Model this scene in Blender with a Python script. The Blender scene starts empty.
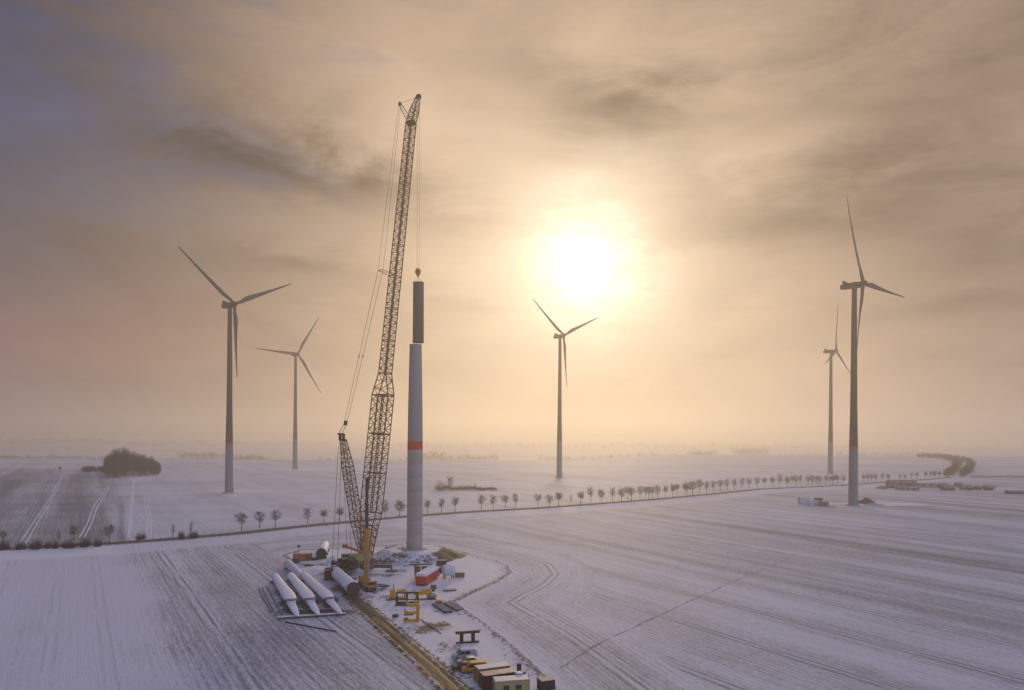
import bpy, math, random
import numpy as np
from mathutils import Vector, Matrix
random.seed(7); np.random.seed(7)
R = math.radians
S = bpy.context.scene
COL = S.collection

# ------------------------------------------------------------------ camera
F, CX, HY, H, ROLL = 683.0, 512.0, 434.0, 45.0, R(0.3)
cam = bpy.data.cameras.new('camera'); cam_o = bpy.data.objects.new('camera', cam); COL.objects.link(cam_o)
cam.sensor_width = 36; cam.lens = F / 1024 * 36; cam.shift_y = (HY - 345) / 1024
cam.clip_start = 0.5; cam.clip_end = 40000
cam_o.location = (0, 0, H)
cam_o.rotation_euler = (Matrix.Rotation(R(90), 3, 'X') @ Matrix.Rotation(ROLL, 3, 'Z')).to_euler()
S.camera = cam_o

# ------------------------------------------------------------------ colour management
S.view_settings.view_transform = 'Standard'; S.view_settings.look = 'None'
S.view_settings.exposure = 0.0; S.view_settings.gamma = 1
try:
    S.cycles.volume_bounces = 1; S.cycles.max_bounces = 6; S.cycles.diffuse_bounces = 3
    S.cycles.use_denoising = True
except Exception: pass

# ------------------------------------------------------------------ node maths helper
class X:
    """socket wrapper so that node maths can be written as expressions"""
    nt = None
    def __init__(s, k): s.k = k
    @staticmethod
    def m(op, *a, clamp=False):
        n = X.nt.nodes.new('ShaderNodeMath'); n.operation = op; n.use_clamp = clamp
        for i, v in enumerate(a):
            if isinstance(v, X): X.nt.links.new(v.k, n.inputs[i])
            else: n.inputs[i].default_value = v
        return X(n.outputs[0])
    def __add__(s, o): return X.m('ADD', s, o)
    __radd__ = __add__
    def __sub__(s, o): return X.m('SUBTRACT', s, o)
    def __rsub__(s, o): return X.m('SUBTRACT', o, s)
    def __mul__(s, o): return X.m('MULTIPLY', s, o)
    __rmul__ = __mul__
    def __truediv__(s, o): return X.m('DIVIDE', s, o)
    def __pow__(s, o): return X.m('POWER', s, o)
def exp(a): return X.m('EXPONENT', a)
def clamp(a): return X.m('ADD', a, 0.0, clamp=True)
def sstep(a, lo, hi):
    n = X.nt.nodes.new('ShaderNodeMapRange'); n.interpolation_type = 'SMOOTHSTEP'
    X.nt.links.new(a.k, n.inputs[0])
    n.inputs[1].default_value = lo; n.inputs[2].default_value = hi
    return X(n.outputs[0])
def vec(x, y, z):
    n = X.nt.nodes.new('ShaderNodeCombineXYZ')
    for i, v in enumerate((x, y, z)):
        if isinstance(v, X): X.nt.links.new(v.k, n.inputs[i])
        else: n.inputs[i].default_value = v
    return X(n.outputs[0])
def noise(v, scale, detail=4, rough=0.55, dist=0.0):
    n = X.nt.nodes.new('ShaderNodeTexNoise'); X.nt.links.new(v.k, n.inputs['Vector'])
    n.inputs['Scale'].default_value = scale; n.inputs['Detail'].default_value = detail
    n.inputs['Roughness'].default_value = rough; n.inputs['Distortion'].default_value = dist
    return X(n.outputs[0])
def mixc(f, a, b):
    n = X.nt.nodes.new('ShaderNodeMix'); n.data_type = 'RGBA'
    for sock, v in ((n.inputs[0], f), (n.inputs[6], a), (n.inputs[7], b)):
        if isinstance(v, X): X.nt.links.new(v.k, sock)
        elif isinstance(v, (int, float)): sock.default_value = v
        else: sock.default_value = (*v, 1)
    return X(n.outputs[2])
def colscale(c, f):
    n = X.nt.nodes.new('ShaderNodeVectorMath'); n.operation = 'SCALE'
    if isinstance(c, X): X.nt.links.new(c.k, n.inputs[0])
    else: n.inputs[0].default_value = c
    if isinstance(f, X): X.nt.links.new(f.k, n.inputs[3])
    else: n.inputs[3].default_value = f
    return X(n.outputs[0])
def coladd(a, b):
    n = X.nt.nodes.new('ShaderNodeVectorMath'); n.operation = 'ADD'
    X.nt.links.new(a.k, n.inputs[0]); X.nt.links.new(b.k, n.inputs[1])
    return X(n.outputs[0])
def sep(v):
    n = X.nt.nodes.new('ShaderNodeSeparateXYZ'); X.nt.links.new(v.k, n.inputs[0])
    return [X(o) for o in n.outputs]

# ------------------------------------------------------------------ world: a cloudy low-sun sky
SUN_AZ, SUN_EL = R(5.75), R(13.7)
SD = (math.sin(SUN_AZ) * math.cos(SUN_EL), math.cos(SUN_AZ) * math.cos(SUN_EL), math.sin(SUN_EL))
W = bpy.data.worlds.new('World'); S.world = W; W.use_nodes = True
nt = W.node_tree; X.nt = nt
for n in list(nt.nodes): nt.nodes.remove(n)
out = nt.nodes.new('ShaderNodeOutputWorld'); bg = nt.nodes.new('ShaderNodeBackground')
bg.inputs[1].default_value = 0.1
sky = nt.nodes.new('ShaderNodeTexSky'); sky.sky_type = 'NISHITA'; sky.sun_disc = False
sky.sun_elevation = SUN_EL; sky.sun_rotation = SUN_AZ; sky.dust_density = 2.0
tc = nt.nodes.new('ShaderNodeTexCoord'); d = X(tc.outputs['Generated'])
dx, dy, dz = sep(d)
n1 = noise(vec(dx, dy, dz * 2.2), 3.2, 6, .55, .4)
n2 = noise(vec(dx + 4.1, dy + 1.7, dz * 2.6), 7.0, 8, .62, .8)
n4 = noise(vec(dx * 1.3 + 2.0, dy, dz * 3.0), 17.0, 6, .6, 1.0)
n3 = noise(vec(dx * 1.0, dy, dz * 7.0 + 3), 5.0, 5, .6, .3)
az = X.m('ARCTAN2', dx, dy) + (n2 - .5) * .16
el = X.m('ARCSINE', dz) + (n1 - .5) * .13 + (n2 - .5) * .07
cs = dx * SD[0] + dy * SD[1] + dz * SD[2]
th = X.m('ARCCOSINE', X.m('MINIMUM', cs, .99999)) * (180 / math.pi)
def blob(px, py, sx, sy):
    a0 = math.atan((px - 512) / F); e0 = math.atan((434 - py) / math.hypot(F, px - 512))
    return exp(((((az - a0) / (sx / F)) ** 2) + (((el - e0) / (sy / F)) ** 2)) * -1.0)
def px_ge(v): return v
thw = th + (n1 - .5) * 8 + (n2 - .5) * 9 + (n4 - .5) * 3
thw = X.m('MAXIMUM', thw, 0.0)
core = exp((thw / 4.3) ** 1.5 * -1.0)
mid = exp((thw / 8.6) ** 1.3 * -1.0)
wide = exp(th / -24.0)
# dark cloud banks of this sky, and brighter veils
dark = (blob(215, 150, 95, 26) * .40 + blob(330, 185, 85, 24) * .34 + blob(450, 215, 70, 16) * .12
        + blob(615, 115, 75, 32) * .36 + blob(830, 195, 120, 36) * .30 + blob(780, 225, 110, 18) * .10 + blob(990, 240, 90, 34) * .28
        + blob(930, 60, 190, 70) * .25 + blob(520, 70, 60, 26) * .14 + blob(290, 272, 90, 12) * .16
        + blob(470, 300, 45, 10) * .12 + blob(950, 310, 80, 12) * .16)
lite = blob(300, 60, 200, 60) * .10 + blob(760, 150, 60, 22) * .14 + blob(820, 130, 40, 16) * .08 + blob(400, 130, 80, 40) * .07
cloudv = (n1 - .5) * .9 + (n2 - .5) * .95 + (n3 - .5) * .35 + (n4 - .5) * .22
trans = X.m('MAXIMUM', 1.0 - dark * 1.45 + lite * 1.6 + cloudv * .66, .12)
veil = mixc(sstep(th, 34, 84), (.165, .105, .085), (.430, .490, .840))     # warm near the sun, unseen back sky brightened blue to light the ground
glowc = coladd(coladd(colscale((1.0, .95, .82), core * 1.05), colscale((1.0, .86, .60), mid * .26)), colscale((1.0, .755, .50), wide * .82))
cl = colscale(coladd(coladd(veil, glowc), colscale((.13, .022, .030), blob(40, 335, 130, 42))), trans)
# opening in the cloud to the left: blue sky and lilac cirrus show through
azr = X.m('ARCTAN2', dx, dy)
cl = colscale(cl, 1.0 - sstep(azr * -1.0, .10, .80) * .54)
leftness = sstep(azr * -1.0 + (n1 - .5) * .5 + (n3 - .5) * .55 + (n2 - .5) * .5, .20, .66) * sstep(dz + (n1 - .5) * .12, .10, .40)
skyc = colscale(X(sky.outputs[0]), .042)
blue = coladd(colscale(skyc, .40), colscale((.034, .034, .090), 1.0 + cloudv * 1.6))
col = mixc(leftness * .88, cl, blue)
nt.links.new(colscale(col, 10.0).k, bg.inputs[0]); nt.links.new(bg.outputs[0], out.inputs[0])
W.cycles.sampling_method = 'MANUAL'; W.cycles.sample_map_resolution = 512

# ------------------------------------------------------------------ sun lamp (veiled by cloud, hence soft)
sun = bpy.data.lights.new('sun', 'SUN'); sun.energy = 1.2; sun.angle = R(11); sun.color = (1.0, .73, .40)
sun_o = bpy.data.objects.new('sun', sun); COL.objects.link(sun_o)
sun_o.rotation_euler = Vector(SD).to_track_quat('Z', 'Y').to_euler(); sun_o.location = (0, 0, 400)

# ------------------------------------------------------------------ helpers
def ground(px, py, z=0.0):
    dx, dy = px - CX, HY - py
    xr = dx * math.cos(ROLL) - dy * math.sin(ROLL); u = dx * math.sin(ROLL) + dy * math.cos(ROLL)
    Y = F * (z - H) / u
    return Vector((xr * Y / F, Y, z))
def at(px, py, Y):
    dx, dy = px - CX, HY - py
    xr = dx * math.cos(ROLL) - dy * math.sin(ROLL); u = dx * math.sin(ROLL) + dy * math.cos(ROLL)
    return Vector((xr * Y / F, Y, H + u * Y / F))
DIR = Vector((-.539, .842, 0)); NRM = Vector((.842, .539, 0))
def tag(o, label=None, cat=None, group=None, kind=None):
    if label: o['label'] = label
    if cat: o['category'] = cat
    if group: o['group'] = group
    if kind: o['kind'] = kind
    return o
def thing(name, label, cat, loc, rz=0, group=None):
    o = bpy.data.objects.new(name, None); COL.objects.link(o); o.empty_display_size = .5
    o.location = loc; o.rotation_euler = (0, 0, rz)
    return tag(o, label, cat, group)
class MB:
    def __init__(s): s.v = []; s.f = []; s.sm = []
    def add(s, vs, fs, smooth=False):
        b = len(s.v); s.v += [tuple(v) for v in vs]
        for f in fs: s.f.append(tuple(b + i for i in f)); s.sm.append(smooth)
        return s
    def box(s, c, size, rz=0, bevel=0, rot=None):
        c = Vector(c); hx, hy, hz = (q / 2 for q in size)
        m = rot if rot is not None else Matrix.Rotation(rz, 3, 'Z')
        if bevel:
            b = min(bevel, hx * .9, hy * .9, hz * .9); vs = []; lay = ((-hz, b), (-hz + b, 0), (hz - b, 0), (hz, b))
            for z, i in lay:
                x, y = hx - i, hy - i
                for px, py in ((x, y - b), (x - b, y), (-x + b, y), (-x, y - b), (-x, -y + b), (-x + b, -y), (x - b, -y), (x, -y + b)):
                    vs.append(c + m @ Vector((px, py, z)))
            fs = [tuple(range(7, -1, -1)), tuple(range(24, 32))]
            for L in range(3):
                for i in range(8): fs.append((L * 8 + i, L * 8 + (i + 1) % 8, L * 8 + 8 + (i + 1) % 8, L * 8 + 8 + i))
            return s.add(vs, fs)
        vs = [c + m @ Vector((a * hx, b * hy, e * hz)) for e in (-1, 1) for a, b in ((-1, -1), (1, -1), (1, 1), (-1, 1))]
        return s.add(vs, [(3, 2, 1, 0), (4, 5, 6, 7), (0, 1, 5, 4), (1, 2, 6, 5), (2, 3, 7, 6), (3, 0, 4, 7)])
    def tube(s, p, q, r, r2=None, n=4, cap=True, smooth=None):
        p, q = Vector(p), Vector(q); r2 = r if r2 is None else r2
        ax = q - p
        if ax.length < 1e-6: return s
        ax.normalize(); t = Vector((0, 0, 1)) if abs(ax.z) < .9 else Vector((1, 0, 0))
        a = ax.cross(t).normalized(); b = ax.cross(a)
        vs = []
        for c, rr in ((p, r), (q, r2)):
            for i in range(n):
                w = 2 * math.pi * i / n + math.pi / n; vs.append(c + a * (rr * math.cos(w)) + b * (rr * math.sin(w)))
        fs = [((i + 1) % n, i, n + i, n + (i + 1) % n) for i in range(n)]
        s.add(vs, fs, smooth if smooth is not None else n > 6)
        if cap: s.add(vs, [tuple(range(n)), tuple(range(2 * n - 1, n - 1, -1))])
        return s
    def lathe(s, prof, c=(0, 0, 0), n=32, axis=None, smooth=True, cap=True):
        """prof: (radius, height) pairs round an axis through c"""
        c = Vector(c); ax = Vector(axis).normalized() if axis is not None else Vector((0, 0, 1))
        t = Vector((1, 0, 0)) if abs(ax.x) < .9 else Vector((0, 1, 0))
        a = (t - ax * t.dot(ax)).normalized(); b = ax.cross(a)
        vs = []
        for r, h in prof:
            for i in range(n):
                w = 2 * math.pi * i / n; vs.append(c + ax * h + a * (r * math.cos(w)) + b * (r * math.sin(w)))
        fs = [(L * n + i, L * n + (i + 1) % n, L * n + n + (i + 1) % n, L * n + n + i) for L in range(len(prof) - 1) for i in range(n)]
        s.add(vs, fs, smooth)
        if cap:
            k = (len(prof) - 1) * n
            s.add(vs[:n], [tuple(range(n - 1, -1, -1))]); s.add(vs[k:], [tuple(range(n))])
        return s
    def loft(s, rings, smooth=True, cap=True):
        n = len(rings[0]); vs = [v for r in rings for v in r]
        s.add(vs, [(L * n + i, L * n + (i + 1) % n, L * n + n + (i + 1) % n, L * n + n + i) for L in range(len(rings) - 1) for i in range(n)], smooth)
        if cap: s.add(rings[0], [tuple(range(n - 1, -1, -1))]); s.add(rings[-1], [tuple(range(n))])
        return s
    def prism(s, prof, y0, y1):
        """(x, z) outline extruded along y"""
        n = len(prof); vs = [(x, y0, z) for x, z in prof] + [(x, y1, z) for x, z in prof]
        return s.add(vs, [tuple(range(n)), tuple(range(2 * n - 1, n - 1, -1))] + [((i + 1) % n, i, n + i, n + (i + 1) % n) for i in range(n)])
    def mesh(s, name, mat):
        me = bpy.data.meshes.new(name); me.from_pydata(s.v, [], s.f); me.update()
        me.polygons.foreach_set('use_smooth', s.sm)
        me.materials.append(mat)
        return me
    def build(s, name, mat, parent=None, label=None):
        o = bpy.data.objects.new(name, s.mesh(name, mat)); COL.objects.link(o)
        if parent is not None: o.parent = parent
        if label: o['label'] = label
        return o
def put(name, me, parent=None, loc=None):
    o = bpy.data.objects.new(name, me); COL.objects.link(o)
    if parent is not None: o.parent = parent
    if loc is not None: o.location = loc
    return o
def copy_tree(o, parent=None):
    c = o.copy(); COL.objects.link(c)
    if parent is not None: c.parent = parent; c.matrix_parent_inverse = o.matrix_parent_inverse
    for ch in list(o.children): copy_tree(ch, c)
    return c

# ------------------------------------------------------------------ materials
def mat(name, color, rough=.7, var=.25, scale=1.5, metal=0.0, snow=0.0, stain=None, bump=0.0, stretch=1.0):
    """painted or weathered surface: colour broken up by noise; snow > 0 leaves a dusting on faces that point up"""
    m = bpy.data.materials.new(name); m.use_nodes = True; X.nt = m.node_tree; t = m.node_tree
    b = t.nodes['Principled BSDF']
    tcn = t.nodes.new('ShaderNodeTexCoord'); p = X(tcn.outputs['Object'])
    if stretch != 1.0:
        a, c, e = sep(p); p = vec(a, c, e * stretch)
    k = noise(p, scale, 5, .6); k2 = noise(p, scale * 7, 3, .6)
    f = (k - .5) * 2 * var + (k2 - .5) * var * .8 + 1.0
    c = colscale(color, f)
    if stain: c = mixc(sstep(noise(p, scale * .6 + .3, 6, .65), .5, .72) * .75, c, stain)
    if snow:
        g = t.nodes.new('ShaderNodeNewGeometry'); nz = sep(X(g.outputs['Normal']))[2]
        s_ = sstep(nz + (k - .5) * .5 + (k2 - .5) * .3, .55, .8) * snow
        c = mixc(s_ * sstep(k + (k2 - .5) * .3, .5 - .5 * snow, .72 - .5 * snow), c, (.78, .78, .81))
    t.links.new(c.k, b.inputs['Base Color'])
    b.inputs['Roughness'].default_value = rough; b.inputs['Metallic'].default_value = metal
    b.inputs['Specular IOR Level'].default_value = .3
    if bump:
        bn = t.nodes.new('ShaderNodeBump'); bn.inputs['Strength'].default_value = 1.0; bn.inputs['Distance'].default_value = bump
        t.links.new(k2.k, bn.inputs['Height']); t.links.new(bn.outputs[0], b.inputs['Normal'])
    return m
M = dict(
    tower=mat('tower_paint', (.37, .335, .295), .6, .05, .12, stretch=.3),
    turbine_paint_shaded=mat('turbine_paint_shaded', (.075, .064, .055), .6, .05, .12, stretch=.3),  # pale paint darkened: shade of the backlit side put into the colour
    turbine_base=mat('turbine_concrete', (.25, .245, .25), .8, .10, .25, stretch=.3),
    section_paint=mat('section_paint', (.18, .155, .135), .6, .06, .2, stretch=.3),
    concrete=mat('tower_concrete', (.43, .395, .35), .8, .10, .25, stretch=.3),
    redband=mat('red_band_paint', (.62, .06, .02), .5, .08, .5),
    dullband=mat('dull_band_paint', (.20, .07, .05), .6, .08, .5),  # duller, darker red for the bands of the three farther turbines
    turbine_blade_shaded=mat('blade_coat_shaded', (.075, .07, .068), .6, .05, .2),  # backlit shade of the white blades put into the colour
    nacelle=mat('nacelle_shell_shaded', (.07, .058, .05), .6, .06, .6),  # shell colour darkened to carry the backlit shade too
    lattice=mat('crane_lattice_paint', (.20, .10, .028), .6, .25, .6),
    dark_steel=mat('dark_steel', (.06, .055, .05), .6, .3, 2, metal=.3, snow=.25),
    rope=mat('steel_rope', (.10, .085, .07), .6, .2, 3),
    crane_yellow=mat('crane_yellow', (.56, .25, .02), .5, .2, .8, stain=(.25, .14, .05)),
    machine=mat('crane_machinery', (.10, .08, .055), .6, .35, 1.2, snow=.35),
    greenish=mat('olive_panel', (.34, .30, .12), .6, .25, 1),
    grey_beam=mat('grey_beam', (.085, .078, .072), .6, .3, 1.2, snow=.4),
    counter=mat('counterweight', (.045, .028, .02), .75, .35, 1.5, snow=.25),
    white=mat('white_gelcoat', (.86, .86, .87), .6, .05, .4),
    frost=mat('frosted_gelcoat', (.62, .66, .73), .55, .12, .5),
    tarp=mat('brown_tarpaulin', (.10, .068, .048), .8, .35, 1.5, bump=.05),
    wood=mat('weathered_timber', (.16, .10, .06), .8, .35, 2.5, snow=.7),
    rust=mat('brown_steel', (.055, .02, .012), .65, .35, 1.5, snow=.25),
    red=mat('red_paint', (.62, .03, .015), .45, .2, 1, snow=.5),
    orange=mat('orange_paint', (.55, .16, .035), .5, .25, 1, snow=.3),
    brownbox=mat('brown_panel', (.20, .13, .075), .7, .3, 1.5, snow=.5),
    blue=mat('blue_plastic', (.03, .06, .20), .45, .15, 1, snow=.2),
    black=mat('black_box', (.035, .032, .033), .55, .3, 1.5, snow=.3),
    maroon=mat('maroon_container', (.10, .02, .018), .5, .22, 1, snow=.4),
    ochre=mat('ochre_container', (.40, .24, .05), .55, .2, 1, snow=.85),
    cream=mat('cream_container', (.46, .37, .15), .55, .18, 1, snow=.8),
    yellow=mat('yellow_paint', (.78, .38, .01), .45, .25, .9, stain=(.20, .10, .03), snow=.15),
    silver=mat('silver_car_paint', (.50, .53, .55), .3, .08, .8, metal=.35),
    mint=mat('pale_green_car_paint', (.50, .56, .50), .3, .08, .8, metal=.2),
    van_yellow=mat('yellow_van_paint', (.66, .30, .01), .3, .1, .8, snow=.2),
    darkcar=mat('dark_car_paint', (.045, .035, .035), .25, .1, .8, metal=.2),
    glass=mat('dark_glass', (.03, .035, .04), .08, .1, .5),
    tyre=mat('tyre_rubber', (.025, .025, .025), .85, .2, 3),
    rim=mat('wheel_rim', (.30, .30, .31), .4, .1, 3, metal=.6),
    tank=mat('white_tank', (.66, .68, .72), .5, .1, .6, snow=.5),
    matgrey=mat('roadmat_timber', (.05, .045, .042), .85, .4, 2, snow=.35),
    snow=mat('snow_cover', (.80, .80, .83), .8, .06, .8, bump=.05),
    rubble=mat('dirty_snow_heap', (.50, .47, .47), .9, .3, .7, stain=(.14, .10, .075), bump=.12),
    twig=mat('bare_twigs', (.07, .05, .042), .9, .3, .6),
    trunk=mat('bark', (.075, .055, .045), .9, .3, 1.5),
    bush=mat('bush_twigs', (.055, .028, .02), .9, .35, .8),
    wood_far=mat('wood_twigs', (.055, .04, .036), .9, .25, .1),
    scrub=mat('scrub_twigs', (.17, .125, .085), .9, .3, .2),
    wall=mat('farm_wall', (.42, .34, .30), .8, .15, .3),
    wallbrick=mat('farm_brick_wall', (.28, .13, .09), .8, .2, .3),
    roof=mat('farm_roof', (.15, .075, .055), .8, .2, .3, snow=.3),
    steelroof=mat('shed_roof', (.13, .14, .16), .6, .15, .3, snow=.25),
)

# ------------------------------------------------------------------ ground: one sheet, fine near the site and coarse to the horizon
def axis_pts(lo, hi, step, flo, fhi, grow=1.16):
    mid_ = list(np.arange(lo, hi + 1e-6, step)); a = []; st = step; p = lo
    while p > flo: st = min(st * grow, 400); p -= st; a.append(max(p, flo))
    b = []; st = step; p = mid_[-1]
    while p < fhi: st = min(st * grow, 400); p += st; b.append(min(p, fhi))
    return np.array(a[::-1] + mid_ + b)
GX0, GX1, GY0, GY1 = -7800, 7800, -1800, 9500
xs = axis_pts(-215, 240, 1.25, GX0, GX1, 1.10); ys = axis_pts(98, 420, 1.25, GY0, GY1, 1.06)
gx, gy = np.meshgrid(xs, ys); nx, ny = len(xs), len(ys)
PAD_PX = [(600, 735), (552, 690), (522, 660), (498, 638), (474, 620), (456, 607), (452, 602), (472, 592), (497, 581), (508, 573), (505, 566), (488, 559), (462, 553),
          (436, 546), (412, 544), (388, 546), (340, 549), (300, 551), (286, 556), (296, 563), (318, 568), (350, 596), (374, 615), (416, 652), (462, 690), (500, 735)]
PAD = np.array([ground(*p)[:2] for p in PAD_PX])
def seg_dist(px, py, poly, closed=True):
    best = np.full(px.shape, 1e9); n = len(poly)
    for i in range(n if closed else n - 1):
        a, b = poly[i], poly[(i + 1) % n]; ab = b - a; L = (ab ** 2).sum()
        t = np.clip(((px - a[0]) * ab[0] + (py - a[1]) * ab[1]) / L, 0, 1)
        best = np.minimum(best, np.hypot(px - a[0] - t * ab[0], py - a[1] - t * ab[1]))
    return best
def inside(px, py, poly):
    r = np.zeros(px.shape, bool); n = len(poly)
    for i in range(n):
        (x1, y1), (x2, y2) = poly[i], poly[(i + 1) % n]
        c = (y1 > py) != (y2 > py)
        with np.errstate(all='ignore'): r ^= c & (px < (x2 - x1) * (py - y1) / (y2 - y1 + 1e-12) + x1)
    return r
def ss(a, lo, hi):
    t = np.clip((a - lo) / (hi - lo), 0, 1); return t * t * (3 - 2 * t)
sd = seg_dist(gx, gy, PAD); ins = inside(gx, gy, PAD); sd = np.where(ins, -sd, sd)
ROAD_PX = [(-160, 561), (0, 549), (60, 546), (120, 543), (160, 540), (240, 533.2), (300, 526.5), (350, 521.8), (400, 517), (470, 511.8), (540, 508), (600, 503.6),
           (660, 498.9), (710, 494.2), (760, 489), (800, 487.3), (845, 485.3), (880, 482.5), (920, 480), (950, 477.6)]
ROAD = np.array([ground(*p)[:2] for p in ROAD_PX]); rd = seg_dist(gx, gy, ROAD, False)
TRACK_PX = [(351, 594), (362, 606), (384, 626), (408, 647), (430, 666), (450, 686), (497, 735)]
TRACK = np.array([ground(*p)[:2] for p in TRACK_PX]); td = seg_dist(gx, gy, TRACK, False)
u0 = gx * NRM.x + gy * NRM.y; v0 = gx * DIR.x + gy * DIR.y
# which side of the road
ry = np.interp(gx, ROAD[:, 0], ROAD[:, 1]); beyond = gy > ry
right_side = u0 > 62
head = ss(sd, -1, 3) * (1 - ss(sd + 3 * np.sin(v0 * .08), 26, 34)) * right_side * (~beyond)
ru = u0 + .4 * np.sin(v0 * .011)
rv = v0
warp = 1.0 * np.sin(v0 * .011)
cover = np.full(gx.shape, .70); amp = np.full(gx.shape, .5)
A = (u0 < 16.3 + warp * .3) & ~beyond; B = (u0 >= 16.3 + warp * .3) & (u0 < 64) & ~beyond
bw = ss(u0 + 2.2 * np.sin(v0 * .05) + 1.6 * np.sin(v0 * .17), 11, 22); near_l = (u0 < 64) & ~beyond
cover = np.where(near_l, .80 - .21 * bw, cover); amp = np.where(near_l, .30 + .48 * bw, amp)
C = (u0 >= 64) & ~beyond; cover[C] = .56; amp[C] = .70
cover = cover * (1 - head) + .60 * head; amp = amp * (1 - head) + .72 * head
# clean strip of drifted snow along the near side of the road
strip = (1 - ss(np.abs(rd - 16), 6, 17)) * (~beyond); cover += strip * .22; amp *= 1 - strip * .5
far = beyond
cover[far] = .64; amp[far] = .42
lfm = (1 - ss(gx + .571 * gy, -10, 2)) * (1 - ss(gy, 760, 880)) * far; cover -= .23 * lfm; amp += .15 * lfm       # thinner snow on the stubble at far left
ditch = np.exp(-((gx + .571 * gy) / 1.8) ** 2) * far * (gy < 480); cover -= .3 * ditch
# trampled snow round the blades
BL = np.array([ground(305, 590)[0], ground(305, 590)[1]]); bd = np.hypot((gx - BL[0]) / 1.35, gy - BL[1])
tramp = (1 - ss(bd, 15, 34)) * (~ins); cover += tramp * -.06; amp *= 1 - .35 * tramp
padm = ss(-sd, -1.2, 1.2); soil = np.zeros(gx.shape)
soil = np.maximum(soil, .9 * (1 - ss(td, 1.8, 3.8)))
edge = (1 - ss(np.abs(sd - .6), .3, 2.0)); soil = np.maximum(soil, .60 * edge)
for (px, py, rx, ry_, a_) in [(345, 588, 5, 7, .8), (330, 600, 9, 6, .35), (293, 606, 2.4, 8, .9), (311, 604, 2.4, 7, .9), (331, 602, 2.2, 7, .7), (318, 612, 13, 3.5, .75), (281, 590, 3.0, 14, .45), (288, 600, 2, 9, .7),
                             (375, 590, 6, 5, .45), (388, 598, 7, 6, .35), (368, 575, 9, 6, .40), (347, 564, 8, 7, .35), (392, 580, 8, 5, .22), (407, 622, 7, 4, .2), (430, 628, 7, 6, .45),
                             (455, 648, 6, 5, .35), (445, 680, 6, 6, .35), (325, 566, 7, 8, .3), (424, 590, 8, 6, .3), (492, 676, 7, 5, .25), (463, 668, 5, 6, .3)]:
    g = ground(px, py); soil = np.maximum(soil, min(1.0, a_ * 1.35) * np.exp(-(((gx - g.x) / rx) ** 2 + ((gy - g.y) / ry_) ** 2)))
soil = np.maximum(soil, .55 * (1 - ss(np.abs(rd - 3.8), 1.0, 3.6)))     # brown verges
green = np.zeros(gx.shape)
# earth mound the new tower stands on
TW = Vector((at(414.6, 552, 249).x, 249, 0)); MH = 2.9
md = np.hypot(gx - TW.x, gy - TW.y) ; ang = np.arctan2(gy - TW.y, gx - TW.x)
rout = 16.5 + 1.4 * np.sin(ang * 3 + 1) + .9 * np.sin(ang * 7)
gz = MH * (1 - ss(md, 9.5, rout)) ** .8
onm = (1 - ss(md, rout - 1, rout + 1.5)); flank = ss(md, 9.0, 11) * onm
cover = np.where(onm > .5, .80, cover); amp = np.where(onm > .5, .2, amp); soil = soil * (1 - onm) + .40 * flank + .30 * onm * (1 - flank)
green = 1.0 * flank * ss(np.cos(ang - R(-8)), .62, .9)
soil = np.maximum(soil, green * .9)
rng = np.random.RandomState(3)
gz += flank * (rng.rand(*gx.shape) - .5) * .7
padn = padm * (1 - onm) * (rng.rand(*gx.shape) - .5) * .10; gz += np.where(onm > .02, 0, padn * (gy < 400))
berm = np.exp(-((sd - .2) / 1.2) ** 2) * right_side * (gy < 300) * (1 - onm); gz += berm * .35 * (.6 + .8 * rng.rand(*gx.shape))
# far terrain: gentle swells and one low ridge
plateau = 1080 + 420 * ss(gx, 60, 420); DROP = 36.0
gz -= DROP * ss(gy, plateau, plateau + 800)            # the fields end and the land falls into a misty valley
gz += 9 * ss(gy, 1900, 4200) * (np.sin(gx * .0011 + .6) * .5 + .5) + 13 * ss(gy, 2600, 5200) * ss(-gx, 200, 2200)
me = bpy.data.meshes.new('ground')
co = np.stack([gx, gy, gz], -1).reshape(-1, 3).astype(np.float32)
i, j = np.meshgrid(np.arange(nx - 1), np.arange(ny - 1)); k = (j * nx + i).ravel()
quads = np.stack([k, k + 1, k + nx + 1, k + nx], -1).astype(np.int32)
me.vertices.add(len(co)); me.vertices.foreach_set('co', co.ravel())
me.loops.add(quads.size); me.loops.foreach_set('vertex_index', quads.ravel())
me.polygons.add(len(quads)); me.polygons.foreach_set('loop_start', np.arange(0, quads.size, 4, dtype=np.int32))
me.update(calc_edges=True); me.polygons.foreach_set('use_smooth', np.ones(len(quads), bool))
for nm, arr in (('ru', ru), ('rv', rv), ('cover', cover), ('amp', amp), ('soil', soil), ('green', green), ('sd', sd), ('head', head)):
    a_ = me.attributes.new(nm, 'FLOAT', 'POINT'); a_.data.foreach_set('value', arr.ravel().astype(np.float32))
gm = bpy.data.materials.new('snowy_field'); gm.use_nodes = True; t = gm.node_tree; X.nt = t; b = t.nodes['Principled BSDF']
def attr(nm):
    n = t.nodes.new('ShaderNodeAttribute'); n.attribute_name = nm; return X(n.outputs['Fac'])
U, V, CO, AM, SO, GR = (attr(q) for q in ('ru', 'rv', 'cover', 'amp', 'soil', 'green'))
g = t.nodes.new('ShaderNodeNewGeometry'); P = X(g.outputs['Position']); gxn, gyn, gzn = sep(P)
wob = (noise(vec(gxn, gyn, 0.0), .05, 3) - .5) * .7
SDn, HDn = attr('sd'), attr('head')
hsel = X.m('GREATER_THAN', HDn + (noise(vec(gxn, gyn, 7.0), .25, 3) - .5) * .5, .5)
Uw = U + wob + (SDn + 300.0 - U) * hsel
r1 = noise(vec(Uw * .9, V * .018, 0.0), 1.0, 3, .6)        # drill rows about a metre apart
r2 = noise(vec(Uw * .16, V * .004, 5.0), 1.0, 3, .55)      # passes of the machine
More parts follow.
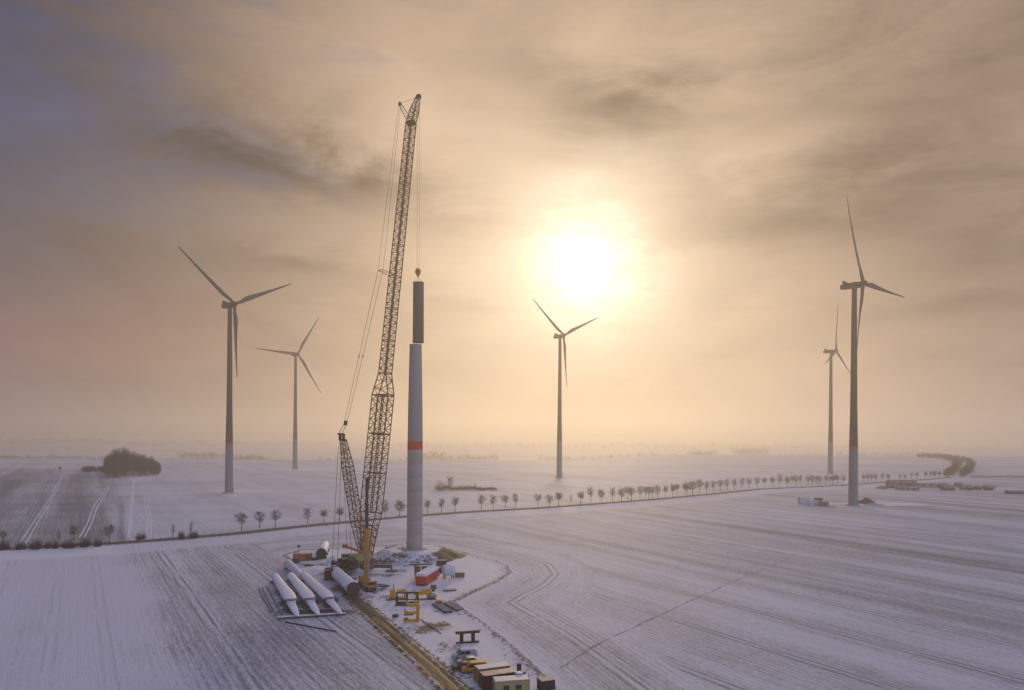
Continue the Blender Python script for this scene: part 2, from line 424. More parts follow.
r3 = noise(vec(Uw * 2.6, V * .10, 9.0), 1.0, 2, .6)        # single furrows
r4 = noise(vec(Uw * .035, V * .0012, 2.0), 1.0, 2, .5)     # broad bands
p1 = noise(vec(gxn, gyn, 0.0), .035, 5, .6)
p2 = noise(vec(gxn, gyn, 0.0), .9, 5, .7)
p3 = noise(vec(gxn, gyn, 0.0), 4.2, 3, .75)
p4 = noise(vec(gxn * .35, gyn, 3.0), .0075, 4, .6)
# regular drill furrows
saw = X.m('SINE', Uw * (2 * math.pi / 1.5)) * .5
r5 = noise(vec(Uw * 3.4, V * .42, 4.0), 1.0, 3, .7)
r6 = noise(vec(Uw * .085, V * .0035, 6.0), 1.0, 2, .5)     # wind-scoured bands       # broken stubble along the drills
rows = (r1 - .5) * .75 + (r2 - .5) * .75 + (r3 - .5) * 1.0 + (r5 - .5) * 1.5 + (r6 - .5) * 1.3 + saw * .22
field = CO + rows * AM * .62 + (r4 - .5) * .75 * AM + (p1 - .5) * .34 + (p4 - .5) * .30 + (p2 - .5) * .50 + (p3 - .5) * .40
# tramlines: pairs of wheel marks every 24 m
def tram(off, w):
    q = X.m('ABSOLUTE', X.m('WRAP', Uw + off, 12.0, -12.0)); return 1.0 - sstep(q, w * .5, w)
pdk = 1.0 - sstep(SDn + (p1 - .5) * 9.0 + (p2 - .5) * 5.0, -1.4, 1.2)
pdk = pdk * X.m('LESS_THAN', gyn, 330.0)
CO = CO + (.92 - CO) * pdk; AM = AM + (.13 - AM) * pdk
pp = noise(vec(gxn, gyn, 11.0), .16, 6, .68)
SO = SO + pdk * (sstep(pp, .50, .70) * .42 + .06)
rowy = sstep(AM, .36, .46)
lines = X.m('MAXIMUM', X.m('MAXIMUM', tram(-2.0, .5), tram(-4.1, .5)) * rowy, X.m('MAXIMUM', X.m('MAXIMUM', tram(-5.0, .5), tram(-6.9, .5)), X.m('MAXIMUM', tram(-19.2, .5), tram(-21.0, .5))) * (1.0 - rowy))
field = CO + rows * AM * .62 + (r4 - .5) * .75 * AM + (p1 - .5) * .34 + (p4 - .5) * .45 + (p2 - .5) * .40 + (p3 - .5) * .55
linemask = lines * sstep(p1 + (p2 - .5) * .4, .36, .56) * clamp(AM * 1.7 - .28) * (1.0 - SO)
cov = sstep(field, .12, .80) * (1.0 - linemask * .60)
soilk = sstep(SO + (p2 - .5) * 1.15 + (p3 - .5) * .9 + (p1 - .5) * .3, .40, .70)
earth = mixc(p2, (.045, .039, .036), (.10, .084, .072))
earth = mixc(GR * sstep(p3 + p2 * .6, .6, .95), earth, (.105, .088, .03))
stub = mixc(sstep(p1, .4, .6), (.15, .148, .165), (.125, .135, .14))
thin = sstep(AM + (p1 - .5) * .25, .14, .30)
snowc = mixc(thin, mixc(p3, (.76, .77, .80), (.86, .86, .885)), mixc(p3, (.60, .625, .715), (.80, .82, .89)))
c = mixc(cov, stub, snowc)
c = mixc(soilk, c, earth)
t.links.new(c.k, b.inputs['Base Color']); b.inputs['Roughness'].default_value = .68; b.inputs['Specular IOR Level'].default_value = .30
bn = t.nodes.new('ShaderNodeBump'); bn.inputs['Strength'].default_value = .9; bn.inputs['Distance'].default_value = .34
hgt = (r3 - .5) * AM * .8 + (r1 - .5) * AM * .8 + (p3 - .5) * .5 + (p2 - .5) * .5 - soilk * .3 - linemask * .6
t.links.new(hgt.k, bn.inputs['Height']); t.links.new(bn.outputs[0], b.inputs['Normal'])
me.materials.append(gm)
gobj = bpy.data.objects.new('ground', me); COL.objects.link(gobj); tag(gobj, kind='structure')
def gz_at(x, y):
    i_ = int(np.clip(np.searchsorted(xs, x), 1, nx - 1)); j_ = int(np.clip(np.searchsorted(ys, y), 1, ny - 1)); return float(gz[j_, i_])

# ------------------------------------------------------------------ haze
hm = bpy.data.materials.new('haze'); hm.use_nodes = True; t = hm.node_tree
for n in list(t.nodes): t.nodes.remove(n)
o_ = t.nodes.new('ShaderNodeOutputMaterial'); pv = t.nodes.new('ShaderNodeVolumePrincipled')
pv.inputs['Color'].default_value = (.95, .91, .84, 1); pv.inputs['Density'].default_value = .00044; pv.inputs['Anisotropy'].default_value = .64
t.links.new(pv.outputs[0], o_.inputs['Volume'])
HB = MB().box((0, (GY0 + GY1) / 2, 73.5), (GX1 - GX0 + 200, GY1 - GY0 + 200, 223)).build('haze', hm); tag(HB, kind='stuff')

# ------------------------------------------------------------------ roads and tracks
def strip_mesh(pts, offs, zs, jit=0.0, step=2.0, seed=1):
    """ribbon along pts; offs/zs give its cross-section"""
    rnd = random.Random(seed); P_ = [Vector((p[0], p[1], 0)) for p in pts]; path = []
    for a, b_ in zip(P_[:-1], P_[1:]):
        n = max(1, int((b_ - a).length / step))
        for q in range(n): path.append(a.lerp(b_, q / n))
    path.append(P_[-1])
    for _ in range(4): path = [path[0]] + [(path[q - 1] + path[q] * 2 + path[q + 1]) / 4 for q in range(1, len(path) - 1)] + [path[-1]]
    m = MB(); vs = []; n = len(offs)
    for q, p in enumerate(path):
        tn = (path[min(q + 1, len(path) - 1)] - path[max(q - 1, 0)]).normalized(); nn = Vector((tn.y, -tn.x, 0))
        for w, (o, z) in enumerate(zip(offs, zs)):
            jj = jit * (rnd.random() - .5) * (2 if w in (0, n - 1) else .5)
            vs.append(p + nn * (o + jj) + Vector((0, 0, z + (rnd.random() - .5) * jit * .12 * (0 < w < n - 1))))
    fs = [(q * n + w, q * n + w + 1, q * n + n + w + 1, q * n + n + w) for q in range(len(path) - 1) for w in range(n - 1)]
    m.add(vs, fs, True); m.acr = [o for _ in path for o in offs]; m.alo = [q * step for q in range(len(path)) for _ in offs]
    return m
road_m = mat('wet_asphalt', (.06, .055, .052), .95, .3, .25, stain=(.20, .19, .19))
mud_m = bpy.data.materials.new('rutted_mud'); mud_m.use_nodes = True; t = mud_m.node_tree; X.nt = t; b = t.nodes['Principled BSDF']
ax_, al_ = attr('across'), attr('along')
k1 = noise(vec(ax_ * 1.6, al_ * .035, 0.0), 1.0, 4, .6); k2 = noise(vec(ax_ * 4.5, al_ * .09, 3.0), 1.0, 4, .65); k3 = noise(vec(ax_ * .8, al_ * .35, 8.0), 1.0, 5, .7)
c = mixc(sstep(k1 + (k2 - .5) * .7, .36, .62), (.045, .030, .020), (.24, .155, .075))
c = mixc(sstep(k2 + (k3 - .5) * .6, .58, .72) * .8, c, (.33, .25, .16))
c = mixc(sstep(k3 + (k1 - .5) * .5 + X.m('ABSOLUTE', ax_) * .09, .66, .80) * .8, c, (.66, .66, .70))
t.links.new(c.k, b.inputs['Base Color']); b.inputs['Roughness'].default_value = .6; b.inputs['Specular IOR Level'].default_value = .3
bn = t.nodes.new('ShaderNodeBump'); bn.inputs['Distance'].default_value = .12; t.links.new((k2 + k3).k, bn.inputs['Height']); t.links.new(bn.outputs[0], b.inputs['Normal'])
ice_m = mat('thin_snow_track', (.76, .76, .80), .8, .1, .05)
rw = strip_mesh(ROAD, (-3.2, -3.0, 0, 3.0, 3.2), (.0, .05, .09, .05, .0), .25, 6).build('road', road_m); tag(rw, kind='structure')
tm = strip_mesh(TRACK, (-2.35, -2.0, -1.6, -1.3, -1.0, -.6, -.2, .2, .6, 1.0, 1.3, 1.6, 2.0, 2.35), (.0, .16, .14, .0, -.01, .11, .15, .13, .11, -.01, .0, .12, .15, .0), .55, .8, 5)
tw_ = tm.build('dirt_track', mud_m); tag(tw_, kind='structure')
for nm_, ar_ in (('across', tm.acr), ('along', tm.alo)): a_ = tw_.data.attributes.new(nm_, 'FLOAT', 'POINT'); a_.data.foreach_set('value', np.array(ar_, dtype=np.float32))
def far_track(name, pts, w, seed):
    o = strip_mesh([ground(*p)[:2] for p in pts], (-w, 0, w), (.03, .12, .03), w * .25, 12, seed).build(name, ice_m); return tag(o, kind='structure')
far_track('farm_track', [(655, 466.6), (720, 468.5), (780, 471.5), (832, 474.6)], 4, 11)
far_track('farm_track', [(840, 474), (845, 478), (846, 484)], 3, 16)
far_track('farm_track', [(270, 467.5), (330, 470), (400, 477.2), (470, 476.6), (530, 475.6), (556, 476.5)], 3.5, 12)
far_track('farm_track', [(595, 474), (700, 470.6)], 2.5, 13)
for k_, (a_, w_) in enumerate([([(20, 543), (35, 520), (47, 503), (56, 487), (62, 474)], .3), ([(26, 543), (39, 520), (50, 503), (58.5, 487), (64, 474)], .3),
                               ([(79, 538), (87, 525), (94, 505), (103, 494), (107, 486)], .32), ([(84, 538), (91, 525), (97, 507), (106, 494), (109, 486)], .32),
                               ([(147, 535), (147, 515), (144, 495)], .3), ([(151, 535), (150.4, 515), (147, 495)], .3),
                               ([(128, 538), (131, 515), (134, 480)], .7)]):
    far_track('field_track', a_, w_, 20 + k_)
fp = strip_mesh([ground(*p)[:2] for p in [(560, 668), (600, 643), (645, 622), (690, 601), (740, 579), (797, 555)]], (-.22, 0, .22), (.012, .03, .012), .32, 1.5, 41).build('footpath', mat('trodden_path', (.33, .31, .31), .9, .6, .6, stain=(.66, .66, .69))); tag(fp, kind='structure')
# snow pads ploughed round the turbine feet
def snow_pad(px, py, rx, ry, seed):
    c_ = ground(px, py); rnd = random.Random(seed); m = MB(); n = 40
    ring = [(1 + .25 * rnd.uniform(-1, 1)) for _ in range(n)]
    ring = [(ring[q - 1] + ring[q] + ring[(q + 1) % n]) / 3 for q in range(n)]
    vs = [c_ + Vector((0, 0, .22))] + [c_ + Vector((rx * r_ * s_ * math.cos(2 * math.pi * q / n), ry * r_ * s_ * math.sin(2 * math.pi * q / n), z)) for s_, z in ((.85, .2), (1, .01)) for q, r_ in enumerate(ring)]
    fs = [(0, 1 + q, 1 + (q + 1) % n) for q in range(n)] + [(1 + q, 1 + n + q, 1 + n + (q + 1) % n, 1 + (q + 1) % n) for q in range(n)]
    tag(m.add(vs, fs, True).build('snow_pad', ice_m), kind='structure')
snow_pad(240, 491, 24, 16, 1); snow_pad(572, 477.0, 34, 10, 2); snow_pad(880, 504, 34, 10, 3); snow_pad(838, 476, 26, 26, 4); snow_pad(300, 469.3, 40, 30, 5)

# ------------------------------------------------------------------ trees
def twig_tree(seed, h=9.0, clear=3.0, rad=2.8, limbs=11, sub=7, tw=6, thick=.034, crown_mid=.62):
    rnd = random.Random(seed); tr = MB(); cr = MB()
    lean = Vector((rnd.uniform(-.03, .03), rnd.uniform(-.03, .03), 1))
    top = lean * (h * .72)
    tr.tube((0, 0, -.1), lean * (clear * .5), .20, .15, 6); tr.tube(lean * (clear * .5), lean * clear, .15, .13, 6); tr.tube(lean * clear, top, .13, .05, 5)
    cz = clear + (h - clear) * .5; cen = Vector((0, 0, cz)); rz = (h - clear) * .55
    for a in range(limbs):
        s_ = lean * (clear + (h * .72 - clear) * (a / limbs) ** 1.0)
        th_ = a * 2.4 + rnd.uniform(-.4, .4); el_ = rnd.uniform(.15, .95)
        el_ = math.asin(-.75 + 1.6 * (a + .5) / limbs); q_ = rnd.uniform(.55, .8)
        e_ = cen + Vector((math.cos(th_) * math.cos(el_) * rad * q_, math.sin(th_) * math.cos(el_) * rad * q_, rz * math.sin(el_) * q_))
        tr.tube(s_, e_, .075, .03, 4)
        for q in range(sub):
            f_ = rnd.uniform(.35, 1); p_ = s_.lerp(e_, f_)
            dv = Vector((rnd.gauss(0, 1), rnd.gauss(0, 1), rnd.gauss(.25, .9))).normalized()
            e2 = p_ + dv * rad * rnd.uniform(.25, .5)
            k_ = Vector(((e2.x) / rad, e2.y / rad, (e2.z - cz) / rz))
            lim = rnd.uniform(.85, 1.2)
            if k_.length > lim: e2 = cen + Vector((k_.x * rad, k_.y * rad, k_.z * rz)) * (lim / k_.length)
            cr.tube(p_, e2, thick * 1.1, thick * .7, 3, False)
            for w in range(tw):
                f2 = rnd.uniform(.2, 1); p2_ = p_.lerp(e2, f2)
                dv = (Vector((rnd.gauss(0, 1), rnd.gauss(0, 1), rnd.gauss(.35, .9))).normalized() + (p2_ - cen).normalized() * .5).normalized()
                cr.tube(p2_, p2_ + dv * rad * rnd.uniform(.14, .34), thick * .8, thick * .45, 3, False)
    return tr, cr
PROTO = []
for q in range(11):
    r_ = random.Random(300 + q)
    tr, cr = twig_tree(100 + q, 9.0 * r_.uniform(.9, 1.1), r_.uniform(2.0, 3.2), r_.uniform(2.6, 3.4), r_.randint(11, 15), r_.randint(6, 9), 7, .028)
    PROTO.append((tr.mesh('trunk', M['trunk']), cr.mesh('crown', M['twig'])))
tr, cr = twig_tree(150, 9.0, 1.6, 1.5, 12, 5, 5, .03); SLIM = (tr.mesh('trunk', M['trunk']), cr.mesh('crown', M['twig']))
tcount = [0]
def tree(px, py, top, label, group, proto=None, ws=None):
    g_ = ground(px, py); hh = (py - top) * g_.y / F * 1.08
    tcount[0] += 1; pr = proto or PROTO[(tcount[0] * 5 + tcount[0] // 11) % 11]
    r_ = random.Random(tcount[0]); o = thing('bare_tree', label, 'tree', (g_.x, g_.y, gz_at(g_.x, g_.y)), r_.uniform(0, 6.28), group)
    s_ = hh / 8.8; wsx = ws or r_.uniform(.85, 1.15); o.rotation_euler = (r_.gauss(0, .035), r_.gauss(0, .035), o.rotation_euler.z); o.scale = (s_ * wsx, s_ * wsx, s_)
    put('trunk', pr[0], o); put('crown', pr[1], o)
    return o
ORD = ['first', 'second', 'third', 'fourth', 'fifth', 'sixth', 'seventh', 'eighth', 'ninth', 'tenth', 'eleventh', 'twelfth', 'thirteenth', 'fourteenth', 'fifteenth', 'sixteenth', 'seventeenth', 'eighteenth', 'nineteenth', 'twentieth', 'twenty-first', 'twenty-second', 'twenty-third']
for q, (px, py, tp) in enumerate([(241.5, 530.5, 511), (259.5, 528, 510.5), (275.7, 527, 509), (307.4, 524, 505.5), (323.3, 522.8, 508.5), (339.5, 521.3, 507)]):
    tree(px, py, tp, ORD[q] + ' bare round-crowned roadside tree right of the large left turbine', 'roadside trees left of the crane')
for q, (px, py, tp) in enumerate([(385, 518.3, 502), (399.5, 517, 500.5)]):
    tree(px, py, tp, ('left', 'right')[q] + ' one of two bare roadside trees between the crane boom and new tower', 'roadside trees between boom and new tower')
for q, (px, py, tp) in enumerate([(427.7, 513.4, 499.5), (441.4, 512.4, 498), (455, 511.6, 496.5), (481.4, 509.6, 494.5), (493.4, 509, 495), (505.6, 507.6, 493.8), (515.3, 507.3, 493), (538.4, 505.7, 493), (549.5, 506.7, 493)]):
    tree(px, py, tp, ORD[q] + ' bare roadside tree to the right of the new tower', 'roadside trees between new tower and centre turbine')
MID = [(558.6, 506, 491), (580.5, 504, 491), (591, 501.5, 488), (601.6, 502, 489.5), (612.5, 501, 488), (621.4, 501, 488.5), (628, 498.4, 486), (631.5, 500.6, 487), (640, 499, 486),
       (645.6, 497.5, 485.5), (648.8, 499, 486), (652.5, 497.5, 485.5), (657.8, 498, 483.5), (665.3, 497, 485), (672.6, 496.6, 484), (677, 494.6, 483), (684.7, 494.6, 482.8), (687, 495.2, 483),
       (692.5, 494.4, 481), (699.5, 493.2, 478.8), (706.6, 492.6, 481), (713.3, 492, 480.5), (720.3, 491.1, 479), (727.3, 490.3, 478.5), (734.4, 489.5, 478), (741.7, 488.2, 477), (749, 487.7, 477.5),
       (757, 487.2, 476), (764.5, 486.8, 477), (772.7, 486.8, 476.5), (779.7, 486.8, 475), (787, 486.4, 476.5), (792, 484, 475.5), (795.6, 486.1, 475), (800.5, 484.8, 475), (808, 485.3, 475), (812.5, 485.3, 475),
       (816.4, 484, 475), (819.8, 484.9, 475.5), (825.8, 484.5, 474.5), (829.7, 484, 475), (833, 484.8, 474.5), (837.5, 484.6, 474), (843.4, 484.5, 475)]
for q, (px, py, tp) in enumerate(MID):
    tree(px, py, tp, ORD[q] + ' full-grown bare avenue tree right of the centre turbine foot' if q < 22 else ORD[43 - q] + ' bare avenue tree left of the nearest right turbine', 'avenue trees between centre and right turbine')
tree(570.3, 503.2, 493.5, 'smallest of the avenue trees, just right of the centre turbine foot', None, SLIM, 1.2)
for q, (px, py, tp) in enumerate([(863.6, 482, 474), (868, 481.6, 473.5), (871.5, 481.6, 474), (875.5, 481.6, 473.5), (882.3, 481, 473.5), (888.2, 480.8, 473.5), (900, 480, 474), (904.7, 480, 474), (911.5, 478.6, 472.5),
                     (916.5, 478.6, 472), (926, 478.4, 471.5), (930.7, 478, 472), (934.5, 478.7, 471), (939.5, 478.2, 471), (944.5, 477.8, 471)]):
    tree(px, py, tp, ORD[q] + ' faint bare avenue tree right of the nearest right turbine', 'avenue trees right of the right turbine')
tree(3.4, 543.5, 530, 'bare tree among the roadside bushes at the left picture edge', None)
tree(58.5, 541.5, 530, 'thin sparse sapling rising out of the roadside bushes', None, SLIM, 1.3)
tree(74.5, 540.5, 525.5, 'broad dark bare tree behind the roadside bushes, left of the two wheel tracks', None, None, 1.25)
tree(109.4, 542.5, 523, 'lone bare tree right of the last roadside bush, beside the grassy field track', None)
tree(173, 537, 523, 'slender young tree left of the paired brown bushes', None, SLIM, 1.15)
tree(191, 535.5, 520.5, 'slender tree rising behind the paired brown bushes', None, SLIM, 1.2)
# bushes: many stems fanning from the ground
def bush_mesh(seed, wx=3.2, wy=2.6, h=3.2, n=120, th_=.034):
    rnd = random.Random(seed); m = MB(); st = MB()
    for q in range(n):
        a = rnd.uniform(0, 6.28); r_ = math.sqrt(rnd.random()); b0 = Vector((math.cos(a) * r_ * wx * .55, math.sin(a) * r_ * wy * .55, 0))
        e_ = Vector((math.cos(a) * r_ * wx * rnd.uniform(.8, 1.05), math.sin(a) * r_ * wy * rnd.uniform(.8, 1.05), h * (1 - .45 * r_ * r_) * rnd.choice((rnd.uniform(.35, .8), rnd.uniform(.6, 1.25)))))
        (st if q % 4 == 0 else m).tube(b0, e_, th_ * 1.2, th_ * .6, 3, False)
        for w in range(7):
            p_ = b0.lerp(e_, rnd.uniform(.2, 1)); dv = Vector((rnd.gauss(0, 1), rnd.gauss(0, 1), rnd.gauss(.2, .8))).normalized()
            m.tube(p_, p_ + dv * h * rnd.uniform(.1, .28), th_ * .9, th_ * .5, 3, False)
    return st.mesh('stem', M['trunk']), m.mesh('twigs', M['bush'])
BP = [bush_mesh(40 + q) for q in range(4)]
BUSH_L = ['leftmost dense bush below the edge tree by the road', 'small low bush, second from left along the road', 'wide dark roadside bush in front of the tramline tracks', 'narrow bush joined to its right neighbour by the road',
          'bush under the thin sapling by the road', 'wide round bush in front of the broad dark tree', 'reddish wide bush, second from the right end of the hedge', 'last small bush at the right end of the hedge',
          'lone low bush where the field track meets the road', 'left one of the paired brown bushes by the road', 'right one of the paired brown bushes by the road']
for q, (px, py, tp, w) in enumerate([(4, 549.5, 539.5, 12), (20.5, 549.5, 541, 12), (35.5, 549.3, 539, 16), (48, 548.5, 540, 8), (55, 548.5, 540, 9), (69.5, 548, 539.5, 17), (84.5, 547, 538, 15), (97.8, 546.5, 538, 10),
                                     (140.5, 539.6, 532, 12), (181.5, 539.3, 531, 10), (193.5, 538.2, 530.5, 12)]):
    g_ = ground(px, py); o = thing('roadside_bush', BUSH_L[q], 'bush', g_, q * 1.3, 'bushes along the left end of the road')
    s_ = (py - tp) * g_.y / F / 3.1; o.scale = (w * g_.y / F / 6.2, w * g_.y / F / 6.2, s_)
    put('stem', BP[q % 4][0], o); put('twigs', BP[q % 4][1], o)
# far woods: one mass each
def mass_np(name, places, mat_, seed, n=70, thick=.10, base=.15):
    """many bare crowns in one mesh; places: x, y, z, radius, height"""
    rnd = np.random.RandomState(seed); V_ = []; F_ = []; off = 0
    for (x, y, z, r_, h_) in places:
        k_ = n; d_ = rnd.normal(size=(k_, 3)); d_ /= np.linalg.norm(d_, axis=1)[:, None]; rr = rnd.rand(k_) ** .45
        c_ = d_ * rr[:, None] * np.array([r_, r_, h_ * .48]) + np.array([x, y, z + h_ * (.5 + base * .25)])
        c_[:, 2] = np.maximum(c_[:, 2], z + .1)
        o_ = rnd.normal(size=(k_, 3)) + d_ * .6; o_ /= np.linalg.norm(o_, axis=1)[:, None]; o_ *= (r_ * rnd.uniform(.12, .34, k_))[:, None]
        s_ = np.cross(o_, rnd.normal(size=(k_, 3))); s_ /= np.linalg.norm(s_, axis=1)[:, None] + 1e-9; s_ *= thick * r_ * .35
        s2 = np.cross(o_, s_); s2 /= np.linalg.norm(s2, axis=1)[:, None] + 1e-9; s2 *= thick * r_ * .35
        v_ = np.stack([c_ - o_ + s_, c_ - o_ - s_ * .5 + s2, c_ - o_ - s_ * .5 - s2, c_ + o_], 1).reshape(-1, 3)
        V_.append(v_); q_ = off + 4 * np.arange(k_)
        F_.append(np.stack([q_, q_ + 1, q_ + 3], 1)); F_.append(np.stack([q_ + 1, q_ + 2, q_ + 3], 1)); F_.append(np.stack([q_ + 2, q_, q_ + 3], 1)); off += 4 * k_
        # a trunk
        tv = np.array([[x + .2, y, z - .3], [x - .1, y + .17, z - .3], [x - .1, y - .17, z - .3], [x, y, z + h_ * .7]]); V_.append(tv)
        F_.append(np.array([[off, off + 1, off + 3], [off + 1, off + 2, off + 3], [off + 2, off, off + 3]])); off += 4
    v_ = np.concatenate(V_).astype(np.float32); f_ = np.concatenate(F_).astype(np.int32)
    me_ = bpy.data.meshes.new(name); me_.vertices.add(len(v_)); me_.vertices.foreach_set('co', v_.ravel()); me_.loops.add(f_.size); me_.loops.foreach_set('vertex_index', f_.ravel())
    me_.polygons.add(len(f_)); me_.polygons.foreach_set('loop_start', np.arange(0, f_.size, 3, dtype=np.int32)); me_.update(calc_edges=True); me_.materials.append(mat_)
    o = bpy.data.objects.new(name, me_); COL.objects.link(o); return o
rnd = random.Random(5)
# copse at the left: outline taken by height over the ground along its length
pl = []
for q in range(105):
    px = rnd.uniform(107, 160); t_ = (px - 107) / 53
    tp = np.interp(px, [104, 111, 118, 126, 136, 146, 153, 159, 163], [462, 451, 448, 448.5, 451.5, 454.5, 458, 464, 470])
    py = rnd.uniform(471.5, 478.5 - 3.0 * t_); g_ = ground(px, py); h_ = max(3, (py - tp) * g_.y / F * rnd.choice((rnd.uniform(.6, .95), rnd.uniform(.9, 1.08)))); pl.append((g_.x, g_.y, gz_at(g_.x, g_.y), min(4.6, h_ * .27), h_))
for q in range(26):
    px = rnd.uniform(84, 112); py = rnd.uniform(470.3, 472.8); g_ = ground(px, py); h_ = rnd.uniform(4.0, 5.4) + (px - 84) * .06; pl.append((g_.x, g_.y, 0, 3.2, h_))
tag(mass_np('copse', pl, M['wood_far'], 3, 300, .095), 'dark rounded copse of bare trees on the field left of the front left turbine', 'copse', kind='stuff')
# low scrub with one tree right of the new tower
pl = [(*ground(px, 490 + rnd.uniform(-.8, .8))[:2], 0, 2.6, rnd.uniform(2.2, 4.2) * (1 - .45 * (px - 437) / 60)) for px in [437 + 58 * (q / 33) for q in range(34)]]
pl += [(*ground(439, 490)[:2], 0, 3.4, 8.5), (*ground(443, 490)[:2], 0, 2.6, 6.5)]
tag(mass_np('scrub_patch', pl, M['scrub'], 8, 130, .085), 'low brown scrub strip on the snow field right of the new tower', 'scrub', kind='stuff')
tree(450, 490.3, 474.8, 'largest tree rising out of the brown scrub strip right of the new tower', None, None, 1.05)
tree(475, 489.6, 482.5, 'tiny tree at the middle of the brown scrub strip', None, SLIM, 1.3)
# tree lines far away in the haze
def far_line(px0, px1, py0, py1, n, hlo, hhi, seed, jit=.6):
    r_ = random.Random(seed); o = []
    for q in range(n):
        f_ = (q + r_.uniform(-.4, .4)) / n; px = px0 + (px1 - px0) * f_; py = py0 + (py1 - py0) * f_ + r_.uniform(-jit, jit) * .5
        g_ = ground(px, py, -33.0); z = gz_at(g_.x, g_.y); h_ = r_.uniform(hlo, hhi) * 1.45; o.append((g_.x, g_.y, z, h_ * r_.uniform(.34, .55), h_))
    return o
pl = far_line(-30, 115, 463.2, 463.0, 75, 9, 15, 1) + far_line(165, 290, 463, 462.2, 60, 6, 12, 2) + far_line(180, 232, 459, 459, 24, 12, 18, 3) + far_line(232, 268, 462.5, 462.2, 18, 12, 19, 4)
pl += far_line(320, 412, 461.5, 460.5, 30, 7, 13, 5) + far_line(422, 445, 461, 461, 10, 17, 24, 6) + far_line(440, 500, 460.5, 460, 32, 9, 16, 7) + far_line(540, 690, 460, 461, 60, 6, 15, 8) + far_line(690, 716, 459, 459, 12, 18, 26, 9)
pl += far_line(735, 770, 457, 457, 14, 20, 30, 10) + far_line(780, 930, 458, 457, 60, 8, 18, 12)
tag(mass_np('distant_tree_line', pl, M['wood_far'], 21, 44, .13), 'faint line of trees along the far edge of the fields in the haze', 'tree line', kind='stuff')
pl = far_line(-60, 110, 446, 445, 70, 18, 34, 31, 1.5) + far_line(100, 330, 447, 447, 60, 12, 26, 32, 1.5) + far_line(-60, 300, 440, 440, 60, 26, 50, 33, 1) + far_line(400, 1060, 449, 450, 130, 10, 26, 34, 3)
tag(mass_np('distant_wood', pl, M['wood_far'], 22, 30, .14), 'hazy woods on the low ridge at the horizon', 'wood', kind='stuff')
# the curved avenue at the right
pl = []
for pts, n in (([(948, 478), (955, 471), (959, 466), (952, 461.5), (938, 459), (915, 457.4)], 64), ([(964, 478), (970, 471), (970.5, 465.5), (962, 461.3), (945, 458.6), (925, 457)], 70)):
    gp = [ground(*p) for p in pts]
    for q in range(n):
        f_ = q / n * (len(gp) - 1); i_ = int(f_); p_ = gp[i_].lerp(gp[min(i_ + 1, len(gp) - 1)], f_ - i_); h_ = rnd.uniform(8, 11.5)
        pl.append((p_.x + rnd.uniform(-2, 2), p_.y + rnd.uniform(-4, 4), gz_at(p_.x, p_.y), h_ * .42, h_))
tag(mass_np('curved_avenue', pl, M['wood_far'], 9, 160, .12), 'dark double row of trees curving into the haze at the right', 'tree avenue', kind='stuff')

# ------------------------------------------------------------------ wind turbines
def blade_mesh(L=55.0):
    m = MB(); rings = []
    for f_, ch, th_, tw in [(0, 2.2, 2.2, 0), (.03, 2.2, 2.2, 0), (.09, 2.6, 1.9, 14), (.16, 3.5, 1.35, 14), (.22, 3.75, 1.05, 12), (.35, 3.1, .72, 8), (.5, 2.4, .5, 5), (.65, 1.85, .36, 3), (.8, 1.35, .26, 1), (.92, .95, .18, 0), (.98, .6, .12, 0), (1, .15, .05, 0)]:
        ring = []; n = 12; pre = -(f_ ** 2) * 2.2
        for q in range(n):
            w = 2 * math.pi * q / n; x = math.cos(w) * ch / 2; y = math.sin(w) * th_ / 2
            if f_ > .1: x -= ch * .18; y *= 1.0 if x > -ch * .3 else .55
            a = R(tw); ring.append(Vector((x * math.cos(a) - y * math.sin(a), x * math.sin(a) + y * math.cos(a) + pre, 1.4 + f_ * L)))
        rings.append(ring)
    return m.loft(rings).mesh('blade', M['turbine_blade_shaded'])
BLADE = blade_mesh()
def lathe_part(name, prof, m_, parent, n=40): return MB().lathe(prof, n=n).build(name, m_, parent)
